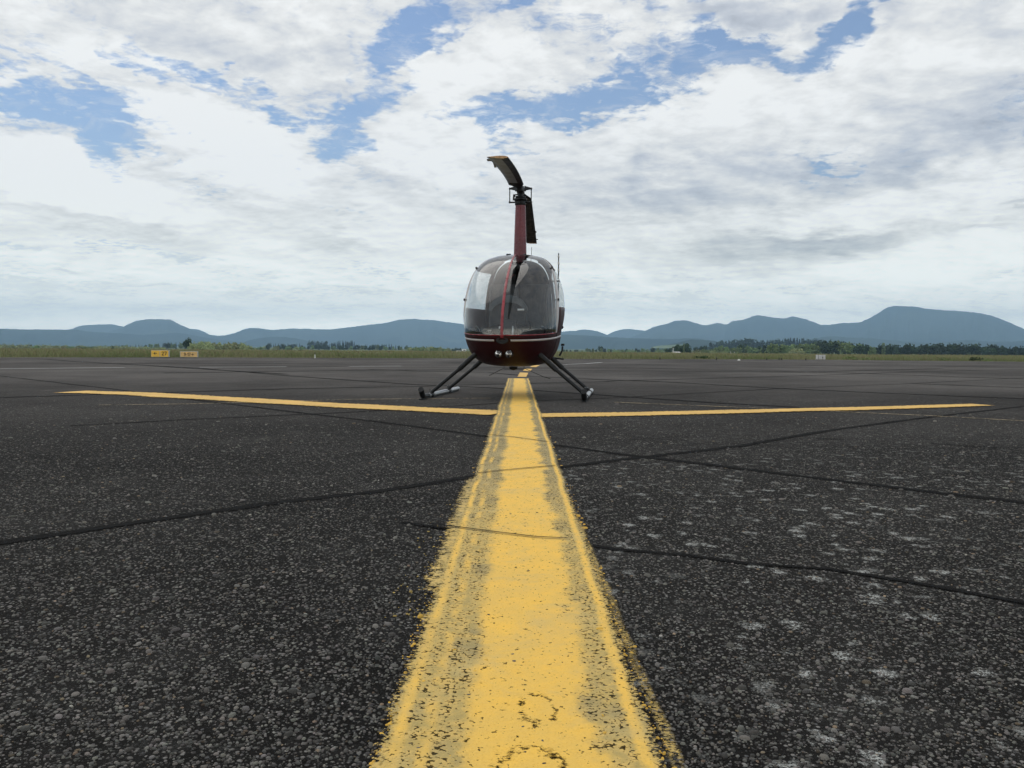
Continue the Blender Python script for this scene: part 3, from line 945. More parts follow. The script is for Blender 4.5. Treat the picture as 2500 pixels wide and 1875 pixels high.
build_hill('hills', 5200, [(1180, 850), (1300, 822), (1366, 817), (1430, 819), (1486, 823), (1560, 826), (1640, 828), (1690, 826), (1760, 838), (1830, 848), (1900, 852)], 900, seed=6)
build_hill('hills', 5600, [(1860, 855), (1940, 836), (1990, 826), (2030, 821), (2075, 824), (2117, 826), (2180, 831), (2280, 838), (2330, 833), (2361, 830), (2420, 834), (2470, 834), (2560, 820), (2700, 815), (2900, 850)], 900, seed=9)
build_hill('hills', 3400, [(1560, 858), (1600, 848), (1650, 838), (1690, 829.5), (1730, 831), (1780, 838), (1850, 848), (1920, 858)], 500, seed=11, rough=1.2)

# pale hay field on the slope behind the barn
fv = [at(1603, 850, 2870), at(1605, 846.5, 2880), at(1625, 843, 2890), at(1655, 841, 2900), at(1680, 842, 2900), at(1680, 850, 2870)]
fb = [p + Vector((0, 120, -1)) for p in fv]
n_ = len(fv)
o = mesh('hillside_field', fv + fb, [tuple(range(n_))] + [tuple(range(2 * n_ - 1, n_ - 1, -1))] + [(i, (i + 1) % n_, (i + 1) % n_ + n_, i + n_) for i in range(n_)], mat('hay_field', (.13, .17, .07), .95, fn=worn(.02, .15)))
tag(o, kind='structure')

# ------------------------------------------------------------------ vegetation
M_bark = mat('bark', (.06, .05, .04), .9, fn=worn(6, .3))
M_lf_dark = mat('dark_leaves', fn=f_leaf((.026, .046, .022), (.058, .088, .036)))
M_lf_mid = mat('green_leaves', fn=f_leaf((.12, .18, .07), (.23, .30, .12)))
M_lf_pale = mat('willow_leaves', fn=f_leaf((.24, .29, .14), (.38, .41, .21)))
M_lf_con = mat('conifer_needles', fn=f_leaf((.012, .024, .016), (.026, .042, .024)))

def crown_mesh(name, kind, material, nleaf, seed):
    """unit tree crown: height 0..1, radius given by kind; many leaf clumps"""
    r = np.random.RandomState(seed)
    V, F = [], []
    lobes = []
    if kind == 'round':
        for _ in range(16):
            a = r.rand() * 6.28; rr = .30 * math.sqrt(r.rand()); z = .30 + .52 * r.rand()
            lobes.append((rr * math.cos(a), rr * math.sin(a), z, .15 + .08 * r.rand()))
    elif kind == 'wide':
        for _ in range(18):
            a = r.rand() * 6.28; rr = .50 * math.sqrt(r.rand()); z = .22 + .52 * r.rand() * (1 - rr)
            lobes.append((rr * math.cos(a), rr * math.sin(a), z, .17 + .08 * r.rand()))
    elif kind == 'bush':
        for _ in range(14):
            a = r.rand() * 6.28; rr = .7 * math.sqrt(r.rand()); z = .15 + .55 * r.rand() * (1 - .6 * rr)
            lobes.append((rr * math.cos(a), rr * math.sin(a), z, .22 + .10 * r.rand()))
    for _ in range(nleaf):
        if kind == 'conifer':
            z = .06 + .94 * r.rand() ** 1.2
            rad = .17 * (1 - z) * (.7 + .5 * abs(math.sin(z * 34))) + .006
            a = r.rand() * 6.28
            q = .55 + .45 * r.rand()
            p = np.array([rad * q * math.cos(a), rad * q * math.sin(a), z])
            s = .035
        elif kind == 'poplar':
            z = .06 + .94 * r.rand()
            rad = .11 * math.sin(math.pi * min(1, z * .92 + .05)) ** .6 * (.8 + .3 * r.rand())
            a = r.rand() * 6.28
            p = np.array([rad * math.cos(a), rad * math.sin(a), z]); s = .04
        else:
            lx, ly, lz, lr = lobes[r.randint(len(lobes))]
            d = r.randn(3); d /= np.linalg.norm(d)
            p = np.array([lx, ly, lz]) + d * lr * (.6 + .45 * r.rand())
            p[2] = max(p[2], .03); s = .07
        s *= .6 + .8 * r.rand()
        a1 = r.randn(3); a1 /= np.linalg.norm(a1)
        a2 = np.cross(a1, r.randn(3)); a2 /= np.linalg.norm(a2)
        k = len(V)
        V += [p + a1 * s, p + a2 * s * .8, p - a1 * s * .9, p - a2 * s]
        F += [(k, k + 1, k + 2, k + 3)]
    me = bpy.data.meshes.new(name)
    me.from_pydata([tuple(q) for q in V], [], F)
    me.materials.append(material)
    return me

def trunk_mesh(name, h=.5, r0=.03):
    mb = MB()
    mb.tube([(0, 0, -.03), (.006, 0, h * .5), (-.004, .004, h)], [r0, r0 * .75, r0 * .4], 6)
    mb.tube([(0, 0, h * .45), (.10, .03, h * .9)], [r0 * .5, r0 * .25], 5)
    mb.tube([(0, 0, h * .55), (-.10, -.04, h * .95)], [r0 * .5, r0 * .25], 5)
    o = mb.build(name, M_bark)
    me = o.data
    bpy.data.objects.remove(o)
    return me
TRUNK = trunk_mesh('trunk')
TRUNK_T = trunk_mesh('trunk', .9, .022)
CROWNS = {
    'oak': [crown_mesh('crown', 'round', M_lf_dark, 420, i) for i in range(3)],
    'maple': [crown_mesh('crown', 'round', M_lf_mid, 420, 10 + i) for i in range(3)],
    'wideoak': [crown_mesh('crown', 'wide', M_lf_dark, 520, 20 + i) for i in range(2)],
    'widemaple': [crown_mesh('crown', 'wide', M_lf_mid, 520, 25 + i) for i in range(2)],
    'willow': [crown_mesh('crown', 'wide', M_lf_pale, 520, 30 + i) for i in range(3)],
    'conifer': [crown_mesh('crown', 'conifer', M_lf_con, 260, 40 + i) for i in range(2)],
    'poplar': [crown_mesh('crown', 'poplar', M_lf_mid, 260, 50)],
    'bushd': [crown_mesh('crown', 'bush', M_lf_dark, 300, 60 + i) for i in range(2)],
    'bushp': [crown_mesh('crown', 'bush', M_lf_pale, 300, 70 + i) for i in range(2)],
    'bushm': [crown_mesh('crown', 'bush', M_lf_mid, 300, 80 + i) for i in range(2)],
}
def tree(px, pytop, D, kind, label, group=None, name='tree', wide=1.0, cat='tree'):
    top = at(px, pytop, D)
    zb = field_z(D)
    H = top.z - zb
    t = empty(name, (top.x, D, zb), random.random() * 6.28)
    tag(t, label, cat, group)
    bush = kind.startswith('bush')
    if not bush:
        tr = bpy.data.objects.new('trunk', TRUNK_T if kind in ('conifer', 'poplar') else TRUNK)
        COL.objects.link(tr); tr.parent = t; tr.scale = (H, H, H)
    c = bpy.data.objects.new('crown' if not bush else 'foliage', random.choice(CROWNS[kind]))
    COL.objects.link(c); c.parent = t
    c.scale = (H * wide, H * wide, H * (1.05 if kind in ('conifer', 'poplar') else 1.12))
    return t

# right hand belt of trees (about 600 m off)
LB = 'dark leafy tree in the belt behind the meadow at right'
ORD = ['first', 'second', 'third', 'fourth', 'fifth', 'sixth', 'seventh', 'eighth', 'ninth', 'tenth', 'eleventh', 'twelfth', 'thirteenth', 'fourteenth', 'fifteenth', 'sixteenth', 'seventeenth', 'eighteenth', 'nineteenth', 'twentieth', 'twenty-first', 'twenty-second', 'twenty-third', 'twenty-fourth', 'twenty-fifth', 'twenty-sixth', 'twenty-seventh', 'twenty-eighth']
def ordinal(i, n):
    if i <= (n - 1) / 2:
        return 'leftmost' if i == 0 else ORD[i] + ' from left'
    j = n - 1 - i
    return 'rightmost' if j == 0 else ORD[j] + ' from right'
def belt(x0, x1, step, tops, D, kinds, label, group, wide=1.0, name='tree', jit=2.0):
    spots = []
    x = x0
    while x <= x1:
        ty = float(np.interp(x, [p[0] for p in tops], [p[1] for p in tops])) + random.uniform(-jit, jit)
        spots.append((x + random.uniform(-step * .3, step * .3), ty, D * random.uniform(.96, 1.04), random.choice(kinds)))
        x += step * random.uniform(.75, 1.25)
    spots.sort()
    for i, (a, b_, c, d) in enumerate(spots):
        lab = label if len(spots) == 1 else '%s, %s' % (label, ordinal(i, len(spots)))
        tree(a, b_, c, d, lab, group, name, wide)
belt(1995, 2140, 8.5, [(1995, 836), (2020, 834), (2050, 836), (2085, 840), (2110, 842), (2140, 850)], 600, ['oak', 'oak', 'maple'], 'dark green tree in the clump behind the grey sign panel', 'dark trees behind the grey sign panel')
belt(2150, 2520, 9, [(2150, 843), (2200, 843), (2260, 841), (2310, 839.5), (2360, 843), (2400, 841), (2450, 846), (2520, 848)], 620, ['oak', 'wideoak', 'oak', 'oak'], 'dark green tree in the long hedge row at the right edge', 'dark trees of the hedge row at right')
tree(2157, 838.5, 600, 'poplar', 'slim dark tree that rises highest at the left end of the right hedge row', wide=1.3)
tree(2135, 848, 700, 'willow', 'pale green tree seen in the gap between the two dark clumps', wide=.8)
belt(1880, 1995, 8, [(1880, 843), (1940, 841), (1995, 841)], 560, ['maple', 'widemaple', 'maple'], 'mid green tree left of the grey sign panel', 'green trees left of the grey sign panel')
tree(1948, 846, 500, 'willow', 'bright pale green round tree in front of the belt at right', wide=1.2)
tree(1936, 851, 480, 'bushp', 'low pale green bush left under the bright round tree', cat='bush', name='bush')
belt(1720, 1885, 9, [(1720, 851), (1760, 846), (1800, 843), (1885, 845)], 620, ['maple', 'widemaple', 'oak'], 'green tree in the belt between the barn and the pale tree', 'green trees right of the barn')
for px, py in ((1745, 853), (1768, 855), (1702, 851)):
    tree(px, py, 520, 'bushp', {1745: 'pale round bush in the middle of the three near the meadow', 1768: 'pale bush nearest to the leaning white pole', 1702: 'pale bush nearest to the barn trees'}[px], name='bush', cat='bush')
belt(1735, 1900, 5.5, [(1735, 836), (1770, 833), (1830, 829.5), (1860, 834), (1900, 833)], 1500, ['conifer', 'conifer', 'oak'], 'dark conifer on the low ridge behind the green belt', 'conifers on the low ridge at right', wide=1.1, jit=2.5)
belt(1900, 2010, 5.5, [(1900, 832), (1935, 827.5), (1960, 829), (1975, 833), (2010, 831)], 1500, ['conifer', 'oak', 'conifer'], 'dark conifer on the ridge above the pale round tree', 'conifers on the ridge above the pale tree', wide=1.2, jit=1.5)
# barn trees
tree(1659, 836.5, 520, 'wideoak', 'big dark rounded tree standing right behind the white and red barn', wide=.95)
tree(1671, 839, 523, 'oak', 'dark tree leaning against the right side of the big barn tree', wide=1.1)
tree(1678, 846, 515, 'oak', 'lower dark tree at the right end of the barn clump', wide=1.1)
tree(1670, 838, 505, 'poplar', 'slim pale poplar in front of the barn clump', wide=.5)
tree(1632, 847, 520, 'wideoak', 'small dark round tree left of the white pole by the barn', wide=.95)
belt(1375, 1625, 9, [(1375, 853), (1470, 851), (1560, 852), (1625, 850)], 900, ['oak', 'maple', 'bushm'], 'hazy green tree low on the horizon right of the helicopter', 'hazy trees right of the helicopter')
tree(1466, 846, 950, 'oak', 'dark hazy tree that stands out left of the small barn tree', wide=1.3)
belt(1700, 1730, 8, [(1700, 848), (1730, 846)], 900, ['oak'], 'dull green tree just behind the right side of the barn clump', 'dull trees behind the barn clump')
# left side
tree(459, 828, 420, 'oak', 'dark pointed tree at the left end of the willow clump', wide=.9)
WL = ['pale willow at the left of the clump behind the 9-17 sign', 'pale willow in the clump right of the 9-17 sign']
for i, (px, py) in enumerate(((471, 833), (484, 830), (499, 827.5), (513, 830), (527, 832), (541, 831), (556, 830.5), (571, 831), (585, 832), (599, 835), (609, 839))):
    tree(px, py, 400 + 12 * (i % 3), 'willow', WL[1] + ', ' + ordinal(i, 11), 'pale willows in the clump left of centre', wide=.75)
for px, py in ((380, 846.5), (392, 845.5), (401, 847)):
    tree(px, py, 420, 'bushp', {380: 'left', 392: 'middle', 401: 'right'}[px] + ' one of three pale bushes behind the yellow arrow sign', 'pale bushes behind the yellow arrow sign', name='bush', cat='bush')
belt(-20, 370, 10, [(-20, 839), (60, 838), (150, 840.5), (300, 842), (370, 844)], 650, ['willow', 'bushp', 'widemaple'], 'pale green tree in the low row at the far left', 'pale trees in the low row at left', wide=1.0, jit=1.2)
belt(290, 460, 9, [(290, 843), (350, 842), (420, 838), (460, 838)], 1100, ['oak', 'maple', 'conifer'], 'hazy dark tree far behind the two yellow signs', 'hazy trees behind the yellow signs', jit=1.5)
belt(615, 735, 10, [(615, 845), (680, 843), (735, 843)], 900, ['willow', 'oak', 'widemaple'], 'hazy green tree right of the willow clump', 'hazy trees right of the willow clump', jit=1.5)
belt(660, 735, 7, [(660, 839), (735, 840)], 1700, ['conifer', 'oak'], 'thin hazy conifer on the skyline right of the willows', 'thin hazy conifers right of the willows', jit=2)
belt(758, 872, 4.5, [(758, 834), (790, 834), (808, 840), (830, 834.5), (860, 834.5), (875, 842)], 1700, ['conifer', 'conifer', 'oak'], 'tall dark conifer in the wood left of the helicopter', 'tall conifers in the wood left of the helicopter', jit=2)
belt(735, 1000, 9, [(735, 845), (850, 843), (1000, 846)], 1100, ['oak', 'maple'], 'dull green tree below the conifer wood left of the helicopter', 'dull trees below the conifer wood', jit=2)
belt(890, 1000, 8, [(890, 842), (930, 840), (1000, 846)], 1500, ['conifer', 'oak'], 'dark hazy tree between the wood and the helicopter', 'dark hazy trees between wood and helicopter', jit=2)
belt(1005, 1098, 7.5, [(1005, 846), (1030, 843), (1070, 844), (1098, 849)], 620, ['willow', 'widemaple', 'willow'], 'light green tree in the small grove just left of the helicopter', 'light green grove left of the helicopter', jit=1.2)
belt(1095, 1130, 8, [(1095, 850), (1130, 849)], 1000, ['oak'], 'dark tree low between the grove and the helicopter', 'dark trees beside the helicopter')
# dark bushes in the grass on the right
BB = ['low dark green bush in the grass straight right of the barn', 'wide dark bush at the meadow edge right of the grey panel', 'second low bush right of the grey panel', 'dark low bush in the meadow edge, left of a group of three at right', 'large dark bush of the three at the right meadow edge', 'small dark bush that stands rightmost in the meadow edge']
for i, (px, py, w) in enumerate(((1711, 866, 1.9), (2075, 869, 2.2), (2110, 872, 1.8), (2310, 871, 2.2), (2382, 869.5, 1.6), (2410, 873, 1.4))):
    Yb = edge_y(at(px, py, 50).x) + .9
    tree(px, py, Yb, 'bushd' if i in (0, 4) else 'bushm', BB[i], name='bush', cat='bush', wide=w)

# tall grass along the far edge of the tarmac, one mass
def build_grass():
    n = 120000
    X = rs.uniform(-75, 75, n)
    t = rs.rand(n) ** 1.6
    ey = np.array([edge_y(x) for x in X])
    Y = ey + .15 + t * 75
    w = np.where(t < .2, .02, .05) * rs.uniform(.6, 1.4, n)
    pxn = X / Y * FPX + CX
    hm = np.interp(pxn, [0, 600, 1100, 1350, 1500, 1900, 2000, 2500], [.41, .39, .37, .37, .36, .32, .27, .28])
    hv = np.array([mnoise.noise((x * .22, y * .15, 0)) for x, y in zip(X, Y)])
    hv2 = np.array([mnoise.noise((x * 1.1, y * .8, 3)) for x, y in zip(X, Y)])
    front = np.clip((Y - ey) / 1.6, .25, 1)
    H = hm * (1 + .25 * hv + .25 * hv2) * rs.uniform(.55, 1.1, n) * front
    zb = -.03 - .0068 * np.clip(Y - 58, 0, 590)
    # away from the front row the grass gets a little higher than the dip
    H = H + np.clip(Y - 58, 0, 80) * .0052 * rs.uniform(.5, 1, n)
    lean = rs.uniform(-.4, .4, n) * H
    ax = np.cos(rs.rand(n) * 3.14)
    ang = rs.uniform(-1.2, 1.2, n)
    cx, sx = np.cos(ang), np.sin(ang)
    V = np.zeros((n, 5, 3))
    V[:, 0] = np.stack([X - w * cx, Y - w * sx, zb], -1)
    V[:, 1] = np.stack([X + w * cx, Y + w * sx, zb], -1)
    V[:, 2] = np.stack([X + w * cx * .9 + lean * .45, Y + w * sx * .9, zb + H * .6], -1)
    V[:, 3] = np.stack([X + lean, Y + lean * .3, zb + H], -1)
    V[:, 4] = np.stack([X - w * cx * .9 + lean * .45, Y - w * sx * .9, zb + H * .6], -1)
    me = bpy.data.meshes.new('tall_grass')
    V = V.reshape(-1, 3)
    me.vertices.add(len(V)); me.vertices.foreach_set('co', V.reshape(-1).astype(np.float32))
    loops = np.arange(n * 5).astype(np.int32)
    me.loops.add(n * 5); me.loops.foreach_set('vertex_index', loops)
    me.polygons.add(n); me.polygons.foreach_set('loop_start', (np.arange(n) * 5).astype(np.int32))
    me.polygons.foreach_set('loop_total', np.full(n, 5, np.int32))
    g = np.array([.16, .195, .080]); g2 = np.array([.25, .25, .13]); g3 = np.array([.27, .20, .14])
    k = np.clip(.5 + hv * 1.2 + rs.uniform(-.35, .35, n), 0, 1)[:, None]
    col = g * (1 - k) + g2 * k
    rd = (rs.rand(n) < .30)[:, None]
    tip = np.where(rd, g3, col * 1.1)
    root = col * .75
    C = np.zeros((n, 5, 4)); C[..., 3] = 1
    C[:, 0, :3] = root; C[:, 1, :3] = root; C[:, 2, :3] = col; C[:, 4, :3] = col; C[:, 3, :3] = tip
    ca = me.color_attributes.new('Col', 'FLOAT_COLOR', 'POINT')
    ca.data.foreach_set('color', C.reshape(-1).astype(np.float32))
    me.update(calc_edges=True)
    me.materials.append(mat('grass_blade', fn=f_vcol(.8)))
    o = bpy.data.objects.new('tall_grass', me)
    COL.objects.link(o)
    tag(o, 'tall uncut green grass with reddish seed heads beyond the tarmac edge', 'grass', kind='stuff')
build_grass()

# ------------------------------------------------------------------ airfield signs
M_signy = mat('sign_yellow_face', (.78, .47, .06), .55, fn=worn(6, .12))
M_signp = mat('sign_faded_face', (.68, .44, .17), .6, fn=worn(6, .15))
M_signg = mat('sign_grey_housing', (.42, .42, .40), .6, fn=worn(8, .15))
M_letter = mat('sign_black_print', (.012, .010, .008), .6)

def glyphs(text, size, width_scale=1.0):
    """flat strokes of the lettering as polygons in x,z; returns list of polylines with a stroke width"""
    D = {
        '2': [[(0, .78), (.08, .95), (.28, 1), (.48, .93), (.52, .74), (.42, .52), (.0, .02), (.55, .02)]],
        '7': [[(0, .97), (.55, .97), (.22, 0)]],
        '9': [[(.50, .68), (.40, .48), (.20, .45), (.04, .58), (.02, .78), (.14, .96), (.34, .99), (.50, .86), (.50, .55), (.38, .2), (.12, .01)]],
        '1': [[(.12, .8), (.28, .98), (.28, 0)]],
        '.': [[(.10, .47), (.22, .47)]],
        '>': [[(0, .5), (.85, .5)], [(.52, .80), (.86, .5), (.52, .20)]],
        '<': [[(.85, .5), (0, .5)], [(.34, .80), (0, .5), (.34, .20)]],
    }
    adv = {'2': .75, '7': .72, '9': .72, '1': .46, '.': .36, '>': .95, '<': .95, ' ': .4}
    out = []; x = 0
    for ch in text:
        for pl in D.get(ch, []):
            out.append([((x + a) * size * width_scale, b_ * size) for a, b_ in pl])
        x += adv[ch]
    return out, x * size * width_scale

def add_text(mb, text, size, x0, z0, y, stroke, ws=1.0):
    pls, w = glyphs(text, size, ws)
    for pl in pls:
        for (a, b_), (c, d) in zip(pl[:-1], pl[1:]):
            v = Vector((c - a, d - b_)); L = v.length
            if L < 1e-6: continue
            v /= L; n2 = Vector((-v.y, v.x)) * stroke / 2; e = v * stroke * .3
            P = [(x0 + a - e.x + n2.x, z0 + b_ - e.y + n2.y), (x0 + c + e.x + n2.x, z0 + d + e.y + n2.y), (x0 + c + e.x - n2.x, z0 + d + e.y - n2.y), (x0 + a - e.x - n2.x, z0 + b_ - e.y - n2.y)]
            y -= .0004
            mb.add([(p[0], y - .004, p[1]) for p in P] + [(p[0], y, p[1]) for p in P], [(0, 1, 2, 3), (7, 6, 5, 4), (0, 4, 5, 1), (1, 5, 6, 2), (2, 6, 7, 3), (3, 7, 4, 0)])
    return w

def sign(px0, px1, pt_, pb, D, rz, label, left_text, right_text, face, split):
    a = at(px0, pb, D); b_ = at(px1, pb, D); c = at(px0, pt_, D)
    W = b_.x - a.x; H = c.z - a.z
    zb = .0
    r = empty('runway_sign', ((a.x + b_.x) / 2, D, zb), rz)
    tag(r, label, 'sign')
    ht = c.z
    bot = max(.02, a.z)
    mb = MB().box((0, .09, (bot + ht) / 2), (W, .18, ht - bot), ch=.008)
    mb.build('housing', M_signg, r)
    fz = (bot + ht) / 2
    if split:
        for s_, xx in ((-1, -W * .25), (1, W * .25)):
            p = MB().box((xx, -.006, fz), (W * .5 - .03, .012, (ht - bot) - .03)).build('face_panel', face, r)
            m2 = MB()
            txt = left_text if s_ < 0 else right_text
            hgt = (ht - bot) * .50
            _, w = glyphs(txt, hgt)
            add_text(m2, txt, hgt, xx - w * .45, bot + (ht - bot) * .28, -.0125, hgt * .17)
            m2.build('lettering', M_letter, p, smooth=False)
    else:
        p = MB().box((.01, -.006, fz), (W - .05, .012, (ht - bot) - .035)).build('face_panel', face, r)
        m2 = MB()
        hgt = (ht - bot) * .52
        _, w = glyphs(left_text, hgt, .95)
        add_text(m2, left_text, hgt, -w * .47, bot + (ht - bot) * .22, -.0125, hgt * .15, .95)
        m2.build('lettering', M_letter, p, smooth=False)
    for xx in (-W * .35, W * .35):
        MB().tube([(xx, .09, -.02), (xx, .09, bot + .03)], .02, 8).build('leg', M_steel, r)
    return r
D1 = 42.0
sign(370, 411, 855, 871.5, D1, RAD(8), 'yellow sign with a left arrow and 27, left of the two', '<', '27', M_signy, True)
sign(440, 481.5, 857.8, 872, D1 + .6, RAD(7), 'faded tan sign reading 9-17 with a right arrow', '9.17>', '', M_signp, False)
# grey back of a sign at right
def grey_panel():
    D = ground(2003, 878.5).y
    a = at(1992, 877.5, D); b_ = at(2015, 866.5, D)
    W = b_.x - a.x; z0 = max(.02, a.z); z1 = b_.z
    r = empty('sign_panel', ((a.x + b_.x) / 2, D, 0), RAD(-4))
    tag(r, 'pale grey sign panel of three boards with a dark spot, seen from behind at right', 'sign')
    xs = [(-W / 2, -W / 2 + W * .26), (-W / 2 + W * .30, -W / 2 + W * .70), (-W / 2 + W * .74, W / 2)]
    for p, q in xs:
        MB().box(((p + q) / 2, 0, (z0 + z1) / 2), (q - p, .03, z1 - z0), ch=.004).build('board', mat('pale_board', (.50, .49, .48), .6, fn=worn(7, .1)), r)
    MB().box((0, .035, (z0 + z1) / 2), (W * .98, .03, (z1 - z0) * .9)).build('frame', M_steel, r)
    MB().lathe((W * .20, -.03, z0 + (z1 - z0) * .45), [(.03, 0), (.035, .01), (.02, .03)], 10, M=Matrix.Rotation(RAD(90), 4, 'X')).build('socket', M_rubber, r)
    for xx in (-W * .4, W * .4):
        MB().tube([(xx, .04, -.02), (xx, .04, z0 + .03)], .02, 8).build('leg', M_steel, r)
grey_panel()
# marker post, edge lights
def stake(px, pyb, h, label, top, body, name='edge_marker', r0=.03):
    p = ground(px, pyb)
    r = empty(name, (p.x, p.y, 0))
    tag(r, label, 'marker')
    MB().lathe((0, 0, 0), [(r0 * 1.5, -.01), (r0 * 1.5, .015), (r0, .02), (r0, h * .6)], 10).build('post', body, r)
    MB().lathe((0, 0, h * .6 + .002), [(r0 * .8, 0), (r0, h * .1), (r0 * .9, h * .35), (r0 * .3, h * .4)], 10).build('cap', top, r)
stake(769, 874.2, .33, 'thin pale marker post with dark top at the grass edge left of the helicopter', M_steel, M_white_pl, r0=.025)
stake(1611, 877.5, .13, 'small dark edge light straight below the small round tree', M_steel, M_rubber)
stake(1749, 878.8, .15, 'small dark edge light at the tarmac edge right of the barn', M_steel, M_rubber)
stake(1804, 880.0, .07, 'low white edge light lying at the tarmac edge', M_white_pl, M_white_pl, r0=.06)
stake(1872, 879.0, .13, 'dark edge light standing alone left of a close pair', M_steel, M_rubber)
stake(1902, 878.5, .13, 'left dark edge light of the close pair', M_steel, M_rubber)
stake(1908, 878.5, .13, 'right dark edge light of the close pair', M_steel, M_rubber)
stake(1967, 879.5, .12, 'small dark edge light just left of the grey sign panel', M_steel, M_rubber)

# barn, pole, white things far off
def barn():
    D = 495.0
    a = at(1645.5, 864, D); b_ = at(1662.5, 858.8, D)
    W = b_.x - a.x; zb = field_z(D); H = b_.z - zb
    r = empty('barn', ((a.x + b_.x) / 2, D, zb))
    tag(r, 'small white barn with a red middle door under the dark trees', 'barn')
    hw = H * .72
    MB().box((0, 3, hw / 2), (W, 6, hw)).build('wall', mat('white_siding', (.72, .70, .68), .7, fn=worn(.5, .1)), r)
    mb = MB()
    mb.loft([[(-W / 2 - .2, -.3, hw), (-W / 2 + .3, 3, H), (-W / 2 - .2, 6.3, hw)], [(W / 2 + .2, -.3, hw), (W / 2 - .3, 3, H), (W / 2 + .2, 6.3, hw)]])
    mb.build('roof', mat('pale_metal_roof', (.62, .60, .58), .5, fn=worn(.6, .1)), r, smooth=False)
    MB().box((W * .02, -.05, hw * .46), (W * .24, .1, hw * .92)).build('door', mat('red_barn_paint', (.42, .06, .05), .6, fn=worn(1, .2)), r)
    MB().box((-W * .32, -.04, hw * .5), (W * .1, .08, hw * .3)).build('window', M_inst, r)
    MB().box((W * .34, -.04, hw * .5), (W * .1, .08, hw * .3)).build('window', M_inst, r)
barn()
def pole(px, pt_, pb, D, label, r0, lean=0, name='pole'):
    a = at(px, pt_, D); zb = field_z(D)
    r = empty(name, (a.x, D, zb)); tag(r, label, 'pole')
    MB().tube([(0, 0, -.2), (lean, 0, a.z - zb)], [r0, r0 * .7], 8).build('mast', M_white_pl, r)
    MB().lathe((lean, 0, a.z - zb + .001), [(r0 * .9, 0), (r0, r0), (r0 * .3, r0 * 1.6)], 8).build('cap', M_white_pl, r)
pole(1643.5, 851, 864, 490, 'white pole standing left of the small barn', .22)
pole(1787, 859, 864, 300, 'thin white pole leaning left of the white globe in the meadow', .09, lean=-.5)
pole(1793, 860.5, 864, 300, 'short white pole with round head in the meadow at right', .12)
def white_vehicle(px, py, D, w, h, label):
    p = at(px, py, D); zb = p.z - h
    r = empty('trailer', (p.x, D, zb)); tag(r, label, 'trailer')
    MB().box((0, 0, h * .6), (w, 2.2, h * .8), ch=.15).build('body', M_white_pl, r)
    for xx in (-w * .3, w * .3):
        MB().lathe((xx, -1.0, h * .14), [(h * .14, -.1), (h * .14, .1)], 12, M=Matrix.Rotation(RAD(90), 4, 'X')).build('wheel', M_rubber, r)
    MB().box((w * .1, -1.12, h * .68), (w * .5, .03, h * .25)).build('window', M_inst, r)
white_vehicle(1119, 856.2, 450, 2.4, 1.0, 'low white trailer parked on the meadow left of the helicopter')
white_vehicle(1133, 852.8, 455, 2.4, 1.7, 'taller white trailer partly hidden by the helicopter nose')

# ------------------------------------------------------------------ helicopter
HA = RAD(-8.1)
heli = empty('helicopter', (-.124, 9.50, 0), HA)
tag(heli, 'small dark red two-seat helicopter with bubble canopy parked on the yellow line', 'helicopter')

ROWS = [  # z, half width, nose y, widest y
    (.402, .250, .66, 1.15), (.422, .360, .48, 1.15), (.468, .462, .33, 1.15), (.53, .530, .215, 1.12), (.60, .572, .125, 1.1), (.70, .600, .045, 1.08), (.78, .608, .0, 1.05),
    (.86, .612, .0, 1.05), (1.02, .614, .035, 1.05), (1.17, .609, .115, 1.06), (1.33, .594, .235, 1.08), (1.47, .572, .38, 1.1), (1.60, .538, .55, 1.14), (1.715, .480, .74, 1.2),
    (1.80, .395, .93, 1.26), (1.855, .285, 1.11, 1.34), (1.882, .150, 1.26, 1.42), (1.892, .012, 1.40, 1.47)]
YR = 1.75
RV = np.arange(len(ROWS), dtype=float)
def rowf(v):
    return [float(pchip(RV, [r[k] for r in ROWS], [v])[0]) for k in range(4)]
V_SEAM = 6.0
NV = 90
NU = 72
_rowcache = {}
def skin(u, v, off=0.0):
    """u in -1..1 sweeps left side (-1) - nose (0) - right side (+1); |u|>1 continues straight aft to |u| = 2"""
    key = round(v, 5)
    if key not in _rowcache: _rowcache[key] = rowf(v)
    z, w, yf, yw = _rowcache[key]
    a = min(abs(u), 1.0) * math.pi / 2
    sg = 1 if u >= 0 else -1
    x = 1.012 * w * sg * math.sin(a) ** .90
    y = yw - (yw - yf) * math.cos(a) ** .88
    w_ = w
    if abs(u) > 1:
        y = yw + (YR - yw) * (abs(u) - 1)
        x *= 1 - .27 * ((y - 1.05) / .70) ** 2 if y > 1.05 else 1
    k = max(0, 1 - abs(v - V_SEAM) / 5.0)
    z += .075 * k * k * (3 - 2 * k) * (min(1, y / 1.0)) ** 1.2
    # door bubble
    if abs(u) > .80:
        q = (abs(u) - 1.18) / .42
        r_ = (z - 1.28) / .40
        b_ = max(0, 1 - q * q) * max(0, 1 - r_ * r_)
        x += sg * .045 * b_ ** .8
    p = Vector((x, y, z))
    if off:
        e = .01
        du = skin(min(2, u + e), v) - skin(max(-2, u - e), v)
        dv = skin(u, min(17, v + .05)) - skin(u, max(0, v - .05))
        n = dv.cross(du)
        if n.length > 1e-9:
            n.normalize()
            c = Vector((0, .95, 1.1))
            if n.dot(p - c) < 0: n = -n
            p = p + n * off
    return p

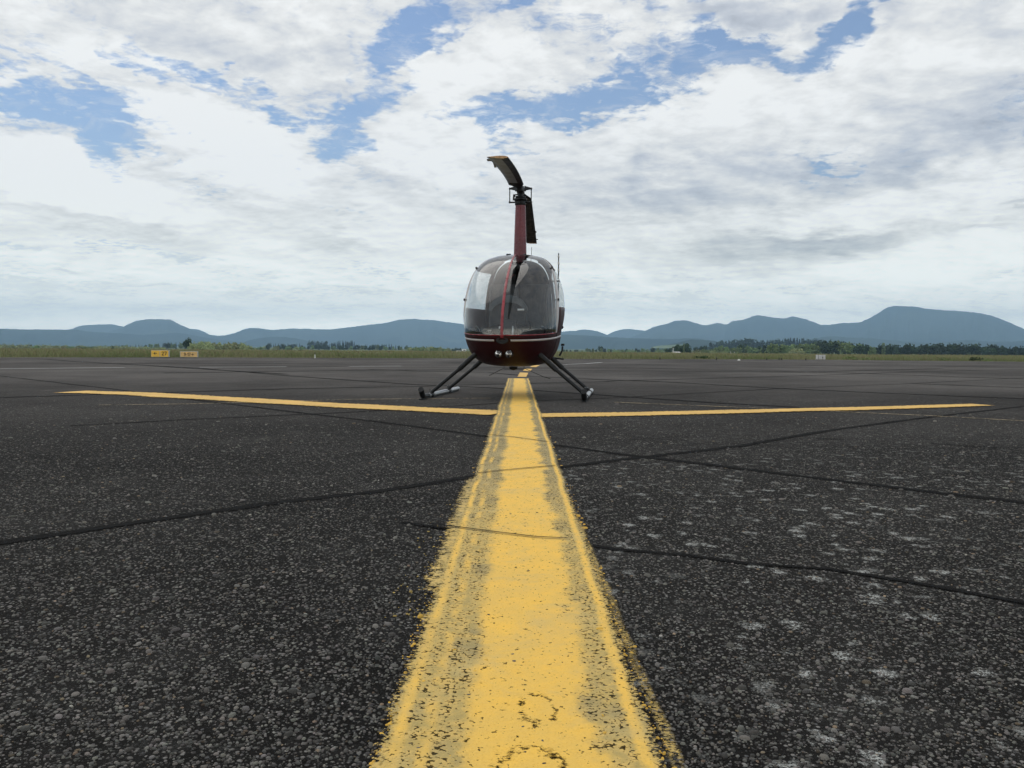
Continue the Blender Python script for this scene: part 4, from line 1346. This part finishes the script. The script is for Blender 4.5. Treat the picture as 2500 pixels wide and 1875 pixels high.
def patch(name, u0, u1, v0, v1, material, parent, nu=24, nv=40, off=0.0, thick=0.0, smooth=True):
    U = np.linspace(u0, u1, nu + 1); V = np.linspace(v0, v1, nv + 1)
    verts = [skin(float(u), float(v), off) for v in V for u in U]
    n = nu + 1
    f = [(j * n + i, j * n + i + 1, (j + 1) * n + i + 1, (j + 1) * n + i) for j in range(nv) for i in range(nu)]
    if thick:
        k = len(verts)
        verts += [skin(float(u), float(v), off - thick) for v in V for u in U]
        f += [tuple(q + k for q in reversed(ff)) for ff in f]
        rim = [i for i in range(n)] + [j * n + nu for j in range(1, nv + 1)] + [nv * n + i for i in range(nu - 1, -1, -1)] + [j * n for j in range(nv - 1, 0, -1)]
        for a, b_ in zip(rim, rim[1:] + rim[:1]):
            f.append((a, a + k, b_ + k, b_))
    return mesh(name, verts, f, material, parent, smooth)

UP = .80       # windscreen / door post
# lower shell with belly closed
def lower_shell():
    U = np.linspace(-2, 2, 97); V = np.concatenate([np.linspace(0, 3, 16), np.linspace(3, V_SEAM, 22)[1:]])
    verts = [skin(float(u), float(v)) for v in V for u in U]
    n = len(U)
    f = [(j * n + i, j * n + i + 1, (j + 1) * n + i + 1, (j + 1) * n + i) for j in range(len(V) - 1) for i in range(n - 1)]
    c = len(verts)
    # belly: shrink the lowest ring inwards
    ring = verts[:n]
    prev = list(range(n))
    for s_, dz in ((.8, -.006), (.5, -.010), (.2, -.011)):
        cur = []
        for p in ring:
            verts.append(Vector((p.x * s_, 1.62 + (p.y - 1.62) * (.4 + .6 * s_) if False else 1.15 + (p.y - 1.15) * s_, p.z + dz)))
            cur.append(len(verts) - 1)
        for i in range(n - 1):
            f.append((prev[i], cur[i], cur[i + 1], prev[i + 1]))
        f.append((prev[-1], cur[-1], cur[0], prev[0]))
        prev = cur
    f.append(tuple(prev))
    return mesh('lower_shell', verts, f, M_red, heli, True)
lower = lower_shell()

# silver stripe in two runs, rim of the glass, vent
for (a, b_) in ((-1.98, -.085), (.085, 1.98)):
    patch('stripe', a, b_, 5.08, 5.36, M_silver, heli, 60, 2, off=.003, thick=.004)
patch('windscreen_base_trim', -UP, UP, V_SEAM - .03, V_SEAM + .10, M_strip, heli, 50, 2, off=.005, thick=.006)
for s_ in (-1, 1):
    a, b_ = sorted((s_ * .010, s_ * UP))
    patch('windscreen', a, b_, V_SEAM + .02, 15.6, M_glass, heli, 40, 60)
    # door: posts, rails, glass
    door = empty('door', (0, 0, 0), 0, heli)
    tag(door, 'left door of the cabin' if s_ < 0 else 'right door of the cabin with bulged window')
    def P(nm, a, b_, v0, v1, m_, nu, nv, off=.002, th=.018):
        lo, hi = sorted((s_ * a, s_ * b_))
        patch(nm, lo, hi, v0, v1, m_, door, nu, nv, off=off, thick=th)
    P('door_frame', UP - .008, UP + .030, V_SEAM - .02, 14.6, M_silver, 2, 50, .0015, .010)
    P('door_frame', 1.86, 1.99, V_SEAM - .02, 14.6, M_red, 4, 50)
    P('door_frame', UP + .03, 1.87, 12.5, 14.6, M_red, 20, 12)
    P('door_panel', UP + .03, 1.87, V_SEAM - .02, 8.75, M_red, 20, 10)
    P('door_glass', UP + .03, 1.86, 8.75, 12.5, M_glassd, 30, 40, 0.0, 0.0)
    hz = skin(s_ * 1.55, 6.9, .02)
    MB().lathe(hz, [(.02, -.02), (.026, 0), (.018, .022), (.004, .03)], 12, M=Matrix.Rotation(RAD(90 * s_), 4, 'Y')).build('door_knob', M_rubber, door)
    for vv in (12.6, 9.4):
        h0 = skin(s_ * (UP + .01), vv, .008)
        MB().box(h0, (.018, .05, .03), ch=.004).build('hinge', M_black, door)
# centre strip over the nose
patch('centre_strip', -.0115, .0115, V_SEAM - .35, 15.6, M_strip, heli, 4, 70, off=.006, thick=.008)
rv = MB()
for k in range(34):
    vv = 6.4 + k * .26
    for s_ in (-1, 1):
        p = skin(s_ * .007, vv, .006)
        rv.lathe(p, [(.0022, -.001), (.0022, .001), (.001, .002)], 6, M=Matrix.Rotation(RAD(60), 4, 'X'))
o = rv.build('rivets', M_steel, heli)
tag(o, kind='stuff')
patch('roof_panel', -2, 2, 15.6, 17, M_red, heli, 80, 12)
for s_ in (-1, 1):
    a, b_ = sorted((s_ * UP, s_ * 2))
    patch('roof_rail', a, b_, 14.6, 15.6, M_red, heli, 30, 8)
sr = MB()
for uu in np.linspace(-1.9, 1.9, 72):
    sr.lathe(skin(float(uu), 5.75, .0005), [(.0035, -.002), (.0035, .0012), (.0015, .002)], 6, M=Matrix.Rotation(RAD(90), 4, 'X') if abs(uu) < .7 else Matrix.Rotation(RAD(90), 4, 'Y'))
tag(sr.build('shell_rivets', M_steel, heli), kind='stuff')
for s_ in (-1, 1):
    for a_, b_ in ((UP + .01, UP + .03), (1.70, 1.72)):
        lo, hi = sorted((s_ * a_, s_ * b_))
        patch('door_gap', lo, hi, 2.2, V_SEAM, M_rubber, heli, 1, 20, off=.0025, thick=.003)
# nose vent
mb = MB()
c = skin(0, 5.25, .0)
mb.loft([[Vector((math.cos(a) * .074 * s_, 0, math.sin(a) * .043 * s_)) + Vector((0, c.y - .012 - o_, c.z - .002)) for a in np.linspace(0, 2 * math.pi, 25)[:-1]] for s_, o_ in ((1.0, -.03), (1.0, 0), (.9, .008), (.72, .008), (.66, -.006))])
nose_vent = mb.build('nose_vent', M_rubber, heli)
# landing lights
for sx, nm in ((-1, 0), (1, 1)):
    z0 = .556
    vv = 3 + (z0 - .53) / .07
    u0 = .062 * sx / .56 * .62
    best = skin(u0, 3.35)
    # solve u so that x = sx*.063
    uu = u0
    for _ in range(12):
        p = skin(uu, 3.37); uu += (sx * .065 - p.x) * .8
    p = skin(uu, 3.37)
    tilt = Matrix.Rotation(RAD(93), 4, 'X')
    base = p + Vector((0, -.030, 0))
    ll = MB().lathe(base, [(.046, -.08), (.046, .022), (.043, .024), (.040, .020), (.040, -.02)], 28, M=tilt, cap=False).build('landing_light', M_black, heli)
    MB().lathe(base, [(.0395, .018), (.034, -.002), (.022, -.022), (.006, -.032)], 28, M=tilt, cap=False).build('reflector', M_refl, ll)
    MB().lathe(base, [(.0395, .020), (.030, .024), (.012, .027), (.002, .0275)], 28, M=tilt, cap=False).build('lens', M_lens, ll)
    MB().lathe(base, [(.008, -.015), (.008, .006), (.003, .010)], 12, M=tilt).build('bulb', M_metal, ll)
    s2 = MB()
    q = skin(uu * 1.25, 3.95, .002)
    s2.lathe(q, [(.006, -.002), (.006, .003), (.003, .005)], 10, M=tilt).build('screw', M_metal, heli)
# yaw string on the strip
p = skin(0, 11.0, .014)
MB().tube([p + Vector((-.025, 0, .0)), p, p + Vector((.035, -.01, .002)), p + Vector((.06, .01, .03)), p + Vector((.085, .03, .055))], .0022, 6).build('yaw_string', M_strip, heli)

# ---- interior
def profile_panel(name, y, inset, material, z0=.5, holes=None):
    v = []
    zs = list(np.linspace(0, 17, 40))
    L = [skin(-2, q) for q in zs if skin(-2, q).z > z0]
    ring = [Vector((p.x * inset, y, z0 + (p.z - z0) * inset)) for p in L]
    R = [Vector((-p.x, p.y, p.z)) for p in reversed(ring)]
    pts = ring + R
    n = len(pts)
    v = pts + [q + Vector((0, .02, 0)) for q in pts]
    f = [tuple(range(n)), tuple(range(2 * n - 1, n - 1, -1))] + [(i, i + n, (i + 1) % n + n, (i + 1) % n) for i in range(n)]
    return mesh(name, v, f, material, heli)
profile_panel('rear_bulkhead', 1.715, .975, M_head, .44)
# floor
MB().box((0, 1.05, .50), (.78, .95, .02)).build('cabin_floor', M_carpet, heli)
MB().box((0, 1.22, .66), (.84, .58, .29), ch=.03).build('seat_box', M_carpet, heli)
for sx in (-1, 1):
    st = empty('seat', (sx * .215, 1.24, .82), 0, heli)
    MB().box((0, -.02, .02), (.40, .50, .09), ch=.03).build('seat_cushion', M_seat, st)
    MB().box((0, .28, .36), (.40, .09, .66), M=Matrix.Rotation(RAD(-8), 4, 'X'), ch=.035).build('backrest', M_seat, st)
    MB().tube([(-.17, .25, .62), (-.16, .16, .30), (-.14, -.02, .08)], .012, 6).build('seat_belt', M_inst, st)
    MB().tube([(.17, .25, .62), (.16, .16, .30), (.14, -.02, .08)], .012, 6).build('seat_belt', M_inst, st)
    MB().box((sx * .10, -.26, .03), (.05, .02, .035), ch=.004).build('buckle', M_white_pl if sx < 0 else M_steel, st)
# console pedestal with round-topped instrument pod
def arch(w, h, zc, y, n=18, r=1.0):
    pts = [Vector((-w, y, zc - h)), ]
    pts += [Vector((-w * math.cos(a), y, zc + w * .62 * math.sin(a))) for a in np.linspace(0, math.pi, n)]
    pts += [Vector((w, y, zc - h))]
    return pts
cons = empty('instrument_console', (0.0, .50, 0), 0, heli)
MB().loft([arch(.215, .16, 1.08, .0), arch(.225, .17, 1.08, .10)]).build('instrument_pod', M_inst, cons)
mb = MB()
outer = [Vector((-.245 * math.cos(a), 0, 1.075 + .215 * math.sin(a))) for a in np.linspace(0.12, math.pi - .12, 22)]
inner = [Vector((-.20 * math.cos(a), 0, 1.075 + .125 * math.sin(a))) for a in np.linspace(0.12, math.pi - .12, 22)]
for yy in (0,):
    v = outer + inner; n = len(outer)
    v2 = [q + Vector((0, -.03, 0)) for q in v] + [q + Vector((0, .06, .0)) for q in v]
    f = [(i, i + 1, n + i + 1, n + i) for i in range(n - 1)]
    f += [(2 * n + i, 3 * n + i, 3 * n + i + 1, 2 * n + i + 1) for i in range(n - 1)]
    f += [(i, 2 * n + i, 2 * n + i + 1, i + 1) for i in range(n - 1)] + [(n + i, n + i + 1, 3 * n + i + 1, 3 * n + i) for i in range(n - 1)]
    mb.add(v2, f)
mb.build('reflection_arc', M_arcpanel, cons)  # pale arch added as a part to imitate a reflection in the windscreen
MB().box((0, .06, .76), (.22, .16, .46), ch=.02).build('pedestal', M_inst, cons)
MB().tube([(.125, -.04, 1.105), (.205, -.04, 1.105)], .014, 12).build('map_light', M_white_pl, cons)
for i, (gx, gz) in enumerate(((-.13, 1.05), (0, 1.05), (.13, 1.05), (-.13, .95), (0, .95), (.13, .95))):
    MB().lathe((gx, .108, gz), [(.045, 0), (.045, .012), (.038, .014)], 18, M=Matrix.Rotation(RAD(-90), 4, 'X')).build('gauge', M_steel, cons)
# cyclic with T bar
cy = MB()
cy.tube([(0, .72, .52), (.02, .66, .80), (.0, .72, 1.0)], .016, 8)
cy.tube([(-.24, .80, 1.02), (0, .72, 1.0), (.24, .80, .98)], .013, 8)
cyc = cy.build('cyclic_stick', M_steel, heli)
for sx in (-1, 1):
    MB().tube([(sx * .24, .80, 1.0 - sx * .02), (sx * .25, .80, .88 - sx * .02)], .02, 8).build('grip', M_rubber, cyc)
# pedals in the nose
for i, sx in enumerate((-.36, -.20, .20, .36)):
    pd = MB().tube([(sx * .8, .60, .52), (sx * .8, .50, .66)], .010, 8).box((sx * .8, .49, .68), (.10, .02, .05), ch=.005).build('pedal', M_steel, heli)
MB().tube([(.085, .30, .78), (.09, .30, .86), (.085, .31, .90)], .010, 8).build('compass_stalk', M_metal, heli)
# pale kick panels low in the nose
for sx in (-1, 1):
    MB().box((sx * .27, .28, .795), (.22, .02, .028), ch=.003).build('kick_panel', M_arcpanel, heli)
    MB().tube([(sx * .45, .9, .86), (sx * .42, .6, .90)], .012, 8).build('door_sill_rail', M_metal, heli)
# headset clip / small pale tag on the left seat side
MB().box((-.10, .45, .885), (.018, .012, .03), M=Matrix.Rotation(RAD(15), 4, 'Y'), ch=.003).build('paper_tag', M_white_pl, heli)

# ---- aft body, tail
def ring_se(y, zc, hw, hh, n=36, e=.75):
    out = []
    for a in np.linspace(0, 2 * math.pi, n + 1)[:-1]:
        c_, s_ = math.cos(a), math.sin(a)
        out.append(Vector((hw * math.copysign(abs(c_) ** e, c_), y, zc + hh * math.copysign(abs(s_) ** e, s_))))
    return out
MB().loft([ring_se(1.74, 1.135, .43, .72), ring_se(1.95, 1.15, .40, .66), ring_se(2.18, 1.2, .33, .52), ring_se(2.45, 1.28, .28, .33), ring_se(2.75, 1.34, .18, .20), ring_se(2.95, 1.36, .15, .16)]).build('engine_cowling', M_red, heli)
MB().loft([ring_se(2.94, 1.36, .145, .155, e=1), ring_se(6.1, 1.84, .055, .06, e=1)]).build('tail_cone', M_red, heli)
tail = MB()
def fin(mb, pts, x, t):
    n = len(pts)
    mb.add([(x - t, a, b_) for a, b_ in pts] + [(x + t, a, b_) for a, b_ in pts], [tuple(range(n)), tuple(range(2 * n - 1, n - 1, -1))] + [(i, (i + 1) % n, (i + 1) % n + n, i + n) for i in range(n)])
fin(tail, [(5.75, 1.82), (6.05, 2.16), (6.30, 2.16), (6.12, 1.82)], 0, .012)
fin(tail, [(5.70, 1.78), (5.95, 1.30), (6.15, 1.30), (6.08, 1.78)], 0, .012)
tail.box((-.22, 5.85, 1.84), (.40, .26, .02))
tail.build('stabilizer', M_red, heli, smooth=False)
tr = empty('tail_rotor', (.16, 6.0, 1.92), 0, heli)
MB().lathe((0, 0, 0), [(.018, -.15), (.018, .02), (.012, .03)], 14, M=Matrix.Rotation(RAD(90), 4, 'Y')).build('hub', M_steel, tr)
for sg in (-1, 1):
    bl = MB()
    segs = [(.04, .02), (.12, .02), (.14, .06), (.53, .06)]
    bl.loft([[Vector((.011 * math.cos(a), w * math.sin(a) + .0, sg * zz)) for a in np.linspace(0, 2 * math.pi, 13)[:-1]] for zz, w in segs])
    ob = bl.build('tail_rotor_blade', M_steel, tr)
    for z_ in (.47, .34, .21):
        MB().box((0, 0, sg * z_), (.026, .118, .05), ch=.006).build('white_band', M_bladew, ob)
MB().tube([(-.1, 4.9, 1.62), (-.1, 4.9, 1.1), (.0, 4.9, 1.1)], .01, 8).build('tail_skid', M_steel, heli)

# ---- skids
SX = .978
for sx in (-1, 1):
    sk = MB().tube([(sx * SX, .10, .034), (sx * SX, .4, .032), (sx * SX, 2.05, .032), (sx * SX, 2.12, .034)], [.030, .031, .031, .028], 16).build('skid', M_metal, heli)
    pts = []
    for a in np.linspace(0, RAD(62), 10):
        pts.append((sx * SX, .12 - .14 * math.sin(a), .034 + .14 * (1 - math.cos(a))))
    pts = [(sx * SX, .30, .034)] + pts + [(sx * SX, -.035, .128)]
    MB().tube(pts, .0335, 16).build('skid_toe', M_black, sk)
    MB().box((sx * SX, 1.1, .006), (.05, 1.9, .012)).build('skid_shoe', M_black, sk)
    MB().box((sx * SX, .15, .007), (.056, .35, .014), ch=.003).build('skid_shoe', M_black, sk)
    for y in (.46, 1.46):
        mb = MB()
        x1, z1 = sx * .445, .515
        mb.tube([(sx * SX, y, .05), (sx * (SX - .02), y, .075), (x1 + sx * .16, y, z1 - .145)], .0235, 12)
        mb.tube([(x1 + sx * .17, y, z1 - .154), (x1, y, z1), (x1 - sx * .05, y, z1 + .04)], .033, 12)
        lg = mb.build('strut', M_black, heli)
        MB().lathe((sx * SX, y, .034), [(.037, -.055), (.037, .055)], 14, M=Matrix.Rotation(RAD(90), 4, 'X')).build('saddle', M_black, lg)
        MB().tube([(sx * SX - .025, y + .06, .06), (sx * SX - .025, y + .06, .105)], .006, 6).build('bolt', M_steel, lg)
    # ground handling wheel lugs near the back
    MB().tube([(sx * (SX - .04), 1.30, .05), (sx * (SX - .04), 1.30, .13)], .008, 6).build('wheel_lug', M_steel, sk)
    MB().tube([(sx * (SX - .06), 1.24, .11), (sx * (SX - .02), 1.36, .11)], .007, 6).build('wheel_lug', M_steel, sk)
# bracket, step on the right-hand side
mb = MB()
mb.tube([(.565, 1.48, .53), (.60, 1.50, .60), (.605, 1.50, .66)], .013, 8)
mb.lathe((.607, 1.50, .665), [(.022, 0), (.026, .015), (.02, .03)], 10)
mb.tube([(.50, 1.45, .50), (.62, 1.50, .485)], .012, 8)
mb.build('step_bracket', M_black, heli)
# belly antenna
ba = MB()
ba.lathe((.02, .85, .345), [(.015, 0), (.045, .012), (.055, .03), (.055, .045)], 16)
ba.tube([(-.10, .85, .39), (-.10, .85, .36), (.16, .85, .362), (.16, .85, .40)], .005, 6)
ba.tube([(-.10, .85, .372), (-.30, .87, .27)], .0035, 6)
ba.tube([(.16, .85, .372), (.42, .87, .26), (.50, .88, .24)], .0035, 6)
ba.build('belly_antenna', M_black, heli)
# whip antenna on the cowling, roof bits
MB().tube([(.11, 1.9, 1.78), (.125, 1.9, 2.06)], [.005, .003], 6).build('whip_antenna', M_steel, heli)
MB().lathe((.25, 1.75, 1.845), [(.018, -.03), (.018, .02), (.01, .035)], 10).build('beacon', M_rubber, heli)
for sx in (-1, 1):
    MB().tube([(sx * .11, 1.22, 1.862), (sx * .125, 1.20, 1.875), (sx * .09, 1.30, 1.888)], .010, 6).build('roof_latch', M_black, heli)

# ---- mast fairing
def teardrop(y0, zc, hw, L, n=28):
    out = []
    for a in np.linspace(0, 2 * math.pi, n + 1)[:-1]:
        c_, s_ = math.cos(a), math.sin(a)
        yy = y0 + (-hw * .95 * c_ if c_ > 0 else -L * c_)
        out.append(Vector((hw * s_ * (1 if c_ > 0 else (1 - .5 * abs(c_))), yy, zc)))
    return out
MB().loft([teardrop(1.6, 1.80, .092, .42), teardrop(1.6, 2.2, .082, .34), teardrop(1.6, 2.592, .070, .26)]).build('mast_fairing', M_mast, heli)
mf = MB()
for zz in np.arange(1.95, 2.6, .055):
    mf.lathe((.079, 1.56, zz), [(.003, -.002), (.003, .003)], 6, M=Matrix.Rotation(RAD(90), 4, 'Y'))
o = mf.build('fairing_rivets', M_steel, heli); tag(o, kind='stuff')

# ---- rotor head
rh = empty('rotor_head', (0, 1.6, -.02), 0, heli)
MB().lathe((0, 0, 0), [(.060, 2.60), (.074, 2.615), (.078, 2.635), (.074, 2.66), (.060, 2.668), (.082, 2.672), (.092, 2.684), (.088, 2.702), (.062, 2.708), (.072, 2.716), (.070, 2.735), (.038, 2.742), (.030, 2.80)], 28).build('swashplate', M_black, rh)
sp = MB()
for k in range(10):
    a = k * 2 * math.pi / 10
    sp.lathe((.068 * math.cos(a), .068 * math.sin(a), 2.648), [(.007, -.02), (.007, .02)], 6)
o = sp.build('swashplate_bolts', M_steel, rh); tag(o, kind='stuff')
MB().tube([(0, 0, 2.6), (0, 0, 2.86)], .028, 14).build('mast_shaft', M_steel, rh)
ROT = RAD(4.4)         # front blade slightly to the left of the nose
Rb = Matrix.Rotation(RAD(-3.4) - HA, 4, 'Z') if False else Matrix.Rotation(0, 4, 'Z')
# the blade line in world runs 3.4 deg left of the view axis; helicopter is turned HA, so in local space:
lang = (RAD(90) - RAD(3.4)) - RAD(90) - HA      # angle of blade direction measured from local +Y (towards tail), ccw negative x
def bl_dir(sign):
    # unit vector along the blade in local coords; sign -1 = forward (towards the camera)
    wx, wy = math.sin(RAD(3.1)), math.cos(RAD(3.1))
    c_, s_ = math.cos(-HA), math.sin(-HA)
    lx, ly = c_ * wx - s_ * wy, s_ * wx + c_ * wy
    return Vector((lx, ly, 0)) * sign
BD = bl_dir(1)
BX = Vector((BD.y, -BD.x, 0))       # across the blade, image right
hub = MB()
T = Matrix((BX.to_tuple(), BD.to_tuple(), (0, 0, 1))).transposed()
hub.box((0, 0, 2.815), (.105, .30, .07), M=T, ch=.012)
hub.box((0, 0, 2.845), (.07, .12, .05), M=T, ch=.01)
hub.tube([BX * -.075 + Vector((0, 0, 2.82)), BX * .075 + Vector((0, 0, 2.82))], .018, 12)
hub.build('hub', M_steel, rh)
for sg in (-1, 1):
    h = MB()
    # pitch horn: tapered arm out to the link
    a0 = BX * sg * .03 + BD * (-.14 * sg * sg) + Vector((0, 0, 0))
    P0 = BX * (sg * .055) + BD * (-.10) ; P1 = BX * (sg * .148) + BD * (-.02)
    h.loft([[P0 + Vector((0, 0, 2.80)), P0 + Vector((0, 0, 2.86)), P0 + BD * .05 + Vector((0, 0, 2.86)), P0 + BD * .05 + Vector((0, 0, 2.80))],
            [P1 + Vector((0, 0, 2.83)), P1 + Vector((0, 0, 2.848)), P1 + BD * .02 + Vector((0, 0, 2.848)), P1 + BD * .02 + Vector((0, 0, 2.83))]])
    h.build('pitch_horn', M_black, rh)
    l = MB()
    l.tube([P1 + BD * .01 + Vector((0, 0, 2.838)), P1 + BD * .01 + Vector((0, 0, 2.652))], .007, 8)
    l.lathe(P1 + BD * .01 + Vector((0, 0, 2.838)), [(.012, -.012), (.013, 0), (.012, .012)], 10)
    l.lathe(P1 + BD * .01 + Vector((0, 0, 2.652)), [(.013, -.012), (.014, 0), (.013, .012)], 10)
    l.tube([P1 + BD * .01 + Vector((0, 0, 2.65)), BX * sg * .07 + Vector((0, 0, 2.655))], .011, 8)
    l.build('pitch_link', M_black, rh)
sc = MB()
sc.loft([[BX * -.10 + BD * -.05 + Vector((0, 0, 2.75)), BX * -.06 + BD * -.05 + Vector((0, 0, 2.757)), BX * -.06 + BD * -.03 + Vector((0, 0, 2.757)), BX * -.10 + BD * -.03 + Vector((0, 0, 2.75))],
         [BX * -.105 + BD * -.05 + Vector((0, 0, 2.675)), BX * -.095 + BD * -.05 + Vector((0, 0, 2.67)), BX * -.095 + BD * -.03 + Vector((0, 0, 2.67)), BX * -.105 + BD * -.03 + Vector((0, 0, 2.675))]])
sc.tube([BX * -.10 + BD * -.04 + Vector((0, 0, 2.748)), BX * -.03 + BD * -.04 + Vector((0, 0, 2.752))], .008, 8)
sc.build('scissor_link', M_black, rh)

# ---- main rotor blades
def blade(sign, z0, z1, bow, pitch0, pitch1, R0=.17, R1=3.83, chord=.195):
    lead = BX * (-1 if sign > 0 else 1)       # leading edge: image right in front, image left at the back
    out = BD * sign
    naf = 9
    xs = [0, .02, .08, .2, .35, .55, .78, 1.0]
    th = [0, .35, .72, .98, 1.0, .78, .36, .02]
    prof = [(x, t) for x, t in zip(xs, th)] + [(x, -t * .9) for x, t in list(zip(xs, th))[-2:0:-1]]
    rings = []; radii = list(np.linspace(R0, .42, 4)) + list(np.linspace(.5, R1, 40))
    for r in radii:
        s_ = (r - R0) / (R1 - R0)
        z = z0 + (z1 - z0) * s_ ** bow
        cw = chord * (1 if r > .42 else .45 + .55 * ((r - R0) / (.42 - R0)) ** 1.2)
        tt = .062 * chord * (1 if r > .42 else 1.9)
        pit = pitch0 + (pitch1 - pitch0) * s_
        ring = []
        for x, t in prof:
            cx = (.30 - x) * cw            # + towards the leading edge
            cz = t * tt + cx * math.tan(pit)
            ring.append(out * r + lead * cx + Vector((0, 0, z + cz)))
        rings.append(ring)
    n = len(prof); V = [q for r_ in rings for q in r_]
    F, MI = [], []
    for i in range(len(rings) - 1):
        for k in range(n):
            F.append((i * n + k, i * n + (k + 1) % n, (i + 1) * n + (k + 1) % n, (i + 1) * n + k))
            xk = prof[k][0]; xk2 = prof[(k + 1) % n][0]
            f_ = max(xk, xk2)
            mi = 0
            if radii[i] < .6: mi = 0
            elif f_ > .36: mi = 1
            if radii[i] > R1 - .09: mi = 2 if f_ > .25 else 0
            MI.append(mi)
    F.append(tuple(range(n - 1, -1, -1))); MI.append(0)
    F.append(tuple(range((len(rings) - 1) * n, len(rings) * n))); MI.append(3)
    o = mesh('rotor_blade', V, F, M_bladeb, rh, False, mats=[M_bladeb, M_bladeg if sign < 0 else M_bladeb, M_bladew if sign < 0 else M_bladet, M_bladet], fmat=MI)
    o.data.polygons.foreach_set('use_smooth', [True] * (len(F) - 2) + [False, False])
    # trim tabs on the trailing edge
    for r, w in ((R1 - .38, .09), (R1 - 1.0, .22)):
        s_ = (r - R0) / (R1 - R0)
        z = z0 + (z1 - z0) * s_ ** bow
        p = out * r - lead * (.70 * chord + (.003 if w > .2 else .010)) + Vector((0, 0, z - .7 * chord * math.tan(pitch0 + (pitch1 - pitch0) * s_)))
        MB().box(p, (.022 if w > .2 else .036, w, .003), M=T).build('trim_tab', M_bladeg if sign < 0 else M_bladeb, o)
    return o
blade(-1, 2.825, 2.365, 1.3, RAD(3), RAD(-1))
blade(1, 2.80, 2.60, 1.35, RAD(3), RAD(6))

# ------------------------------------------------------------------ air
def haze():
    m = bpy.data.materials.new('haze_air')
    m.use_nodes = True
    t = m.node_tree
    t.nodes.clear()
    out = t.nodes.new('ShaderNodeOutputMaterial')
    pv = t.nodes.new('ShaderNodeVolumePrincipled')
    pv.inputs['Color'].default_value = (.46, .73, 1.0, 1)
    pv.inputs['Density'].default_value = 1.45e-4
    pv.inputs['Anisotropy'].default_value = .1
    t.links.new(pv.outputs[0], out.inputs['Volume'])
    x, y0, y1, z0, z1 = 11700, -900, 11700, -8.0, 560
    v = [(-x, y0, z0), (x, y0, z0), (x, y1, z0), (-x, y1, z0), (-x, y0, z1), (x, y0, z1), (x, y1, z1), (-x, y1, z1)]
    f = [(3, 2, 1, 0), (4, 5, 6, 7), (0, 1, 5, 4), (1, 2, 6, 5), (2, 3, 7, 6), (3, 0, 4, 7)]
    o = mesh('haze', v, f, m)
    tag(o, kind='stuff')
haze()
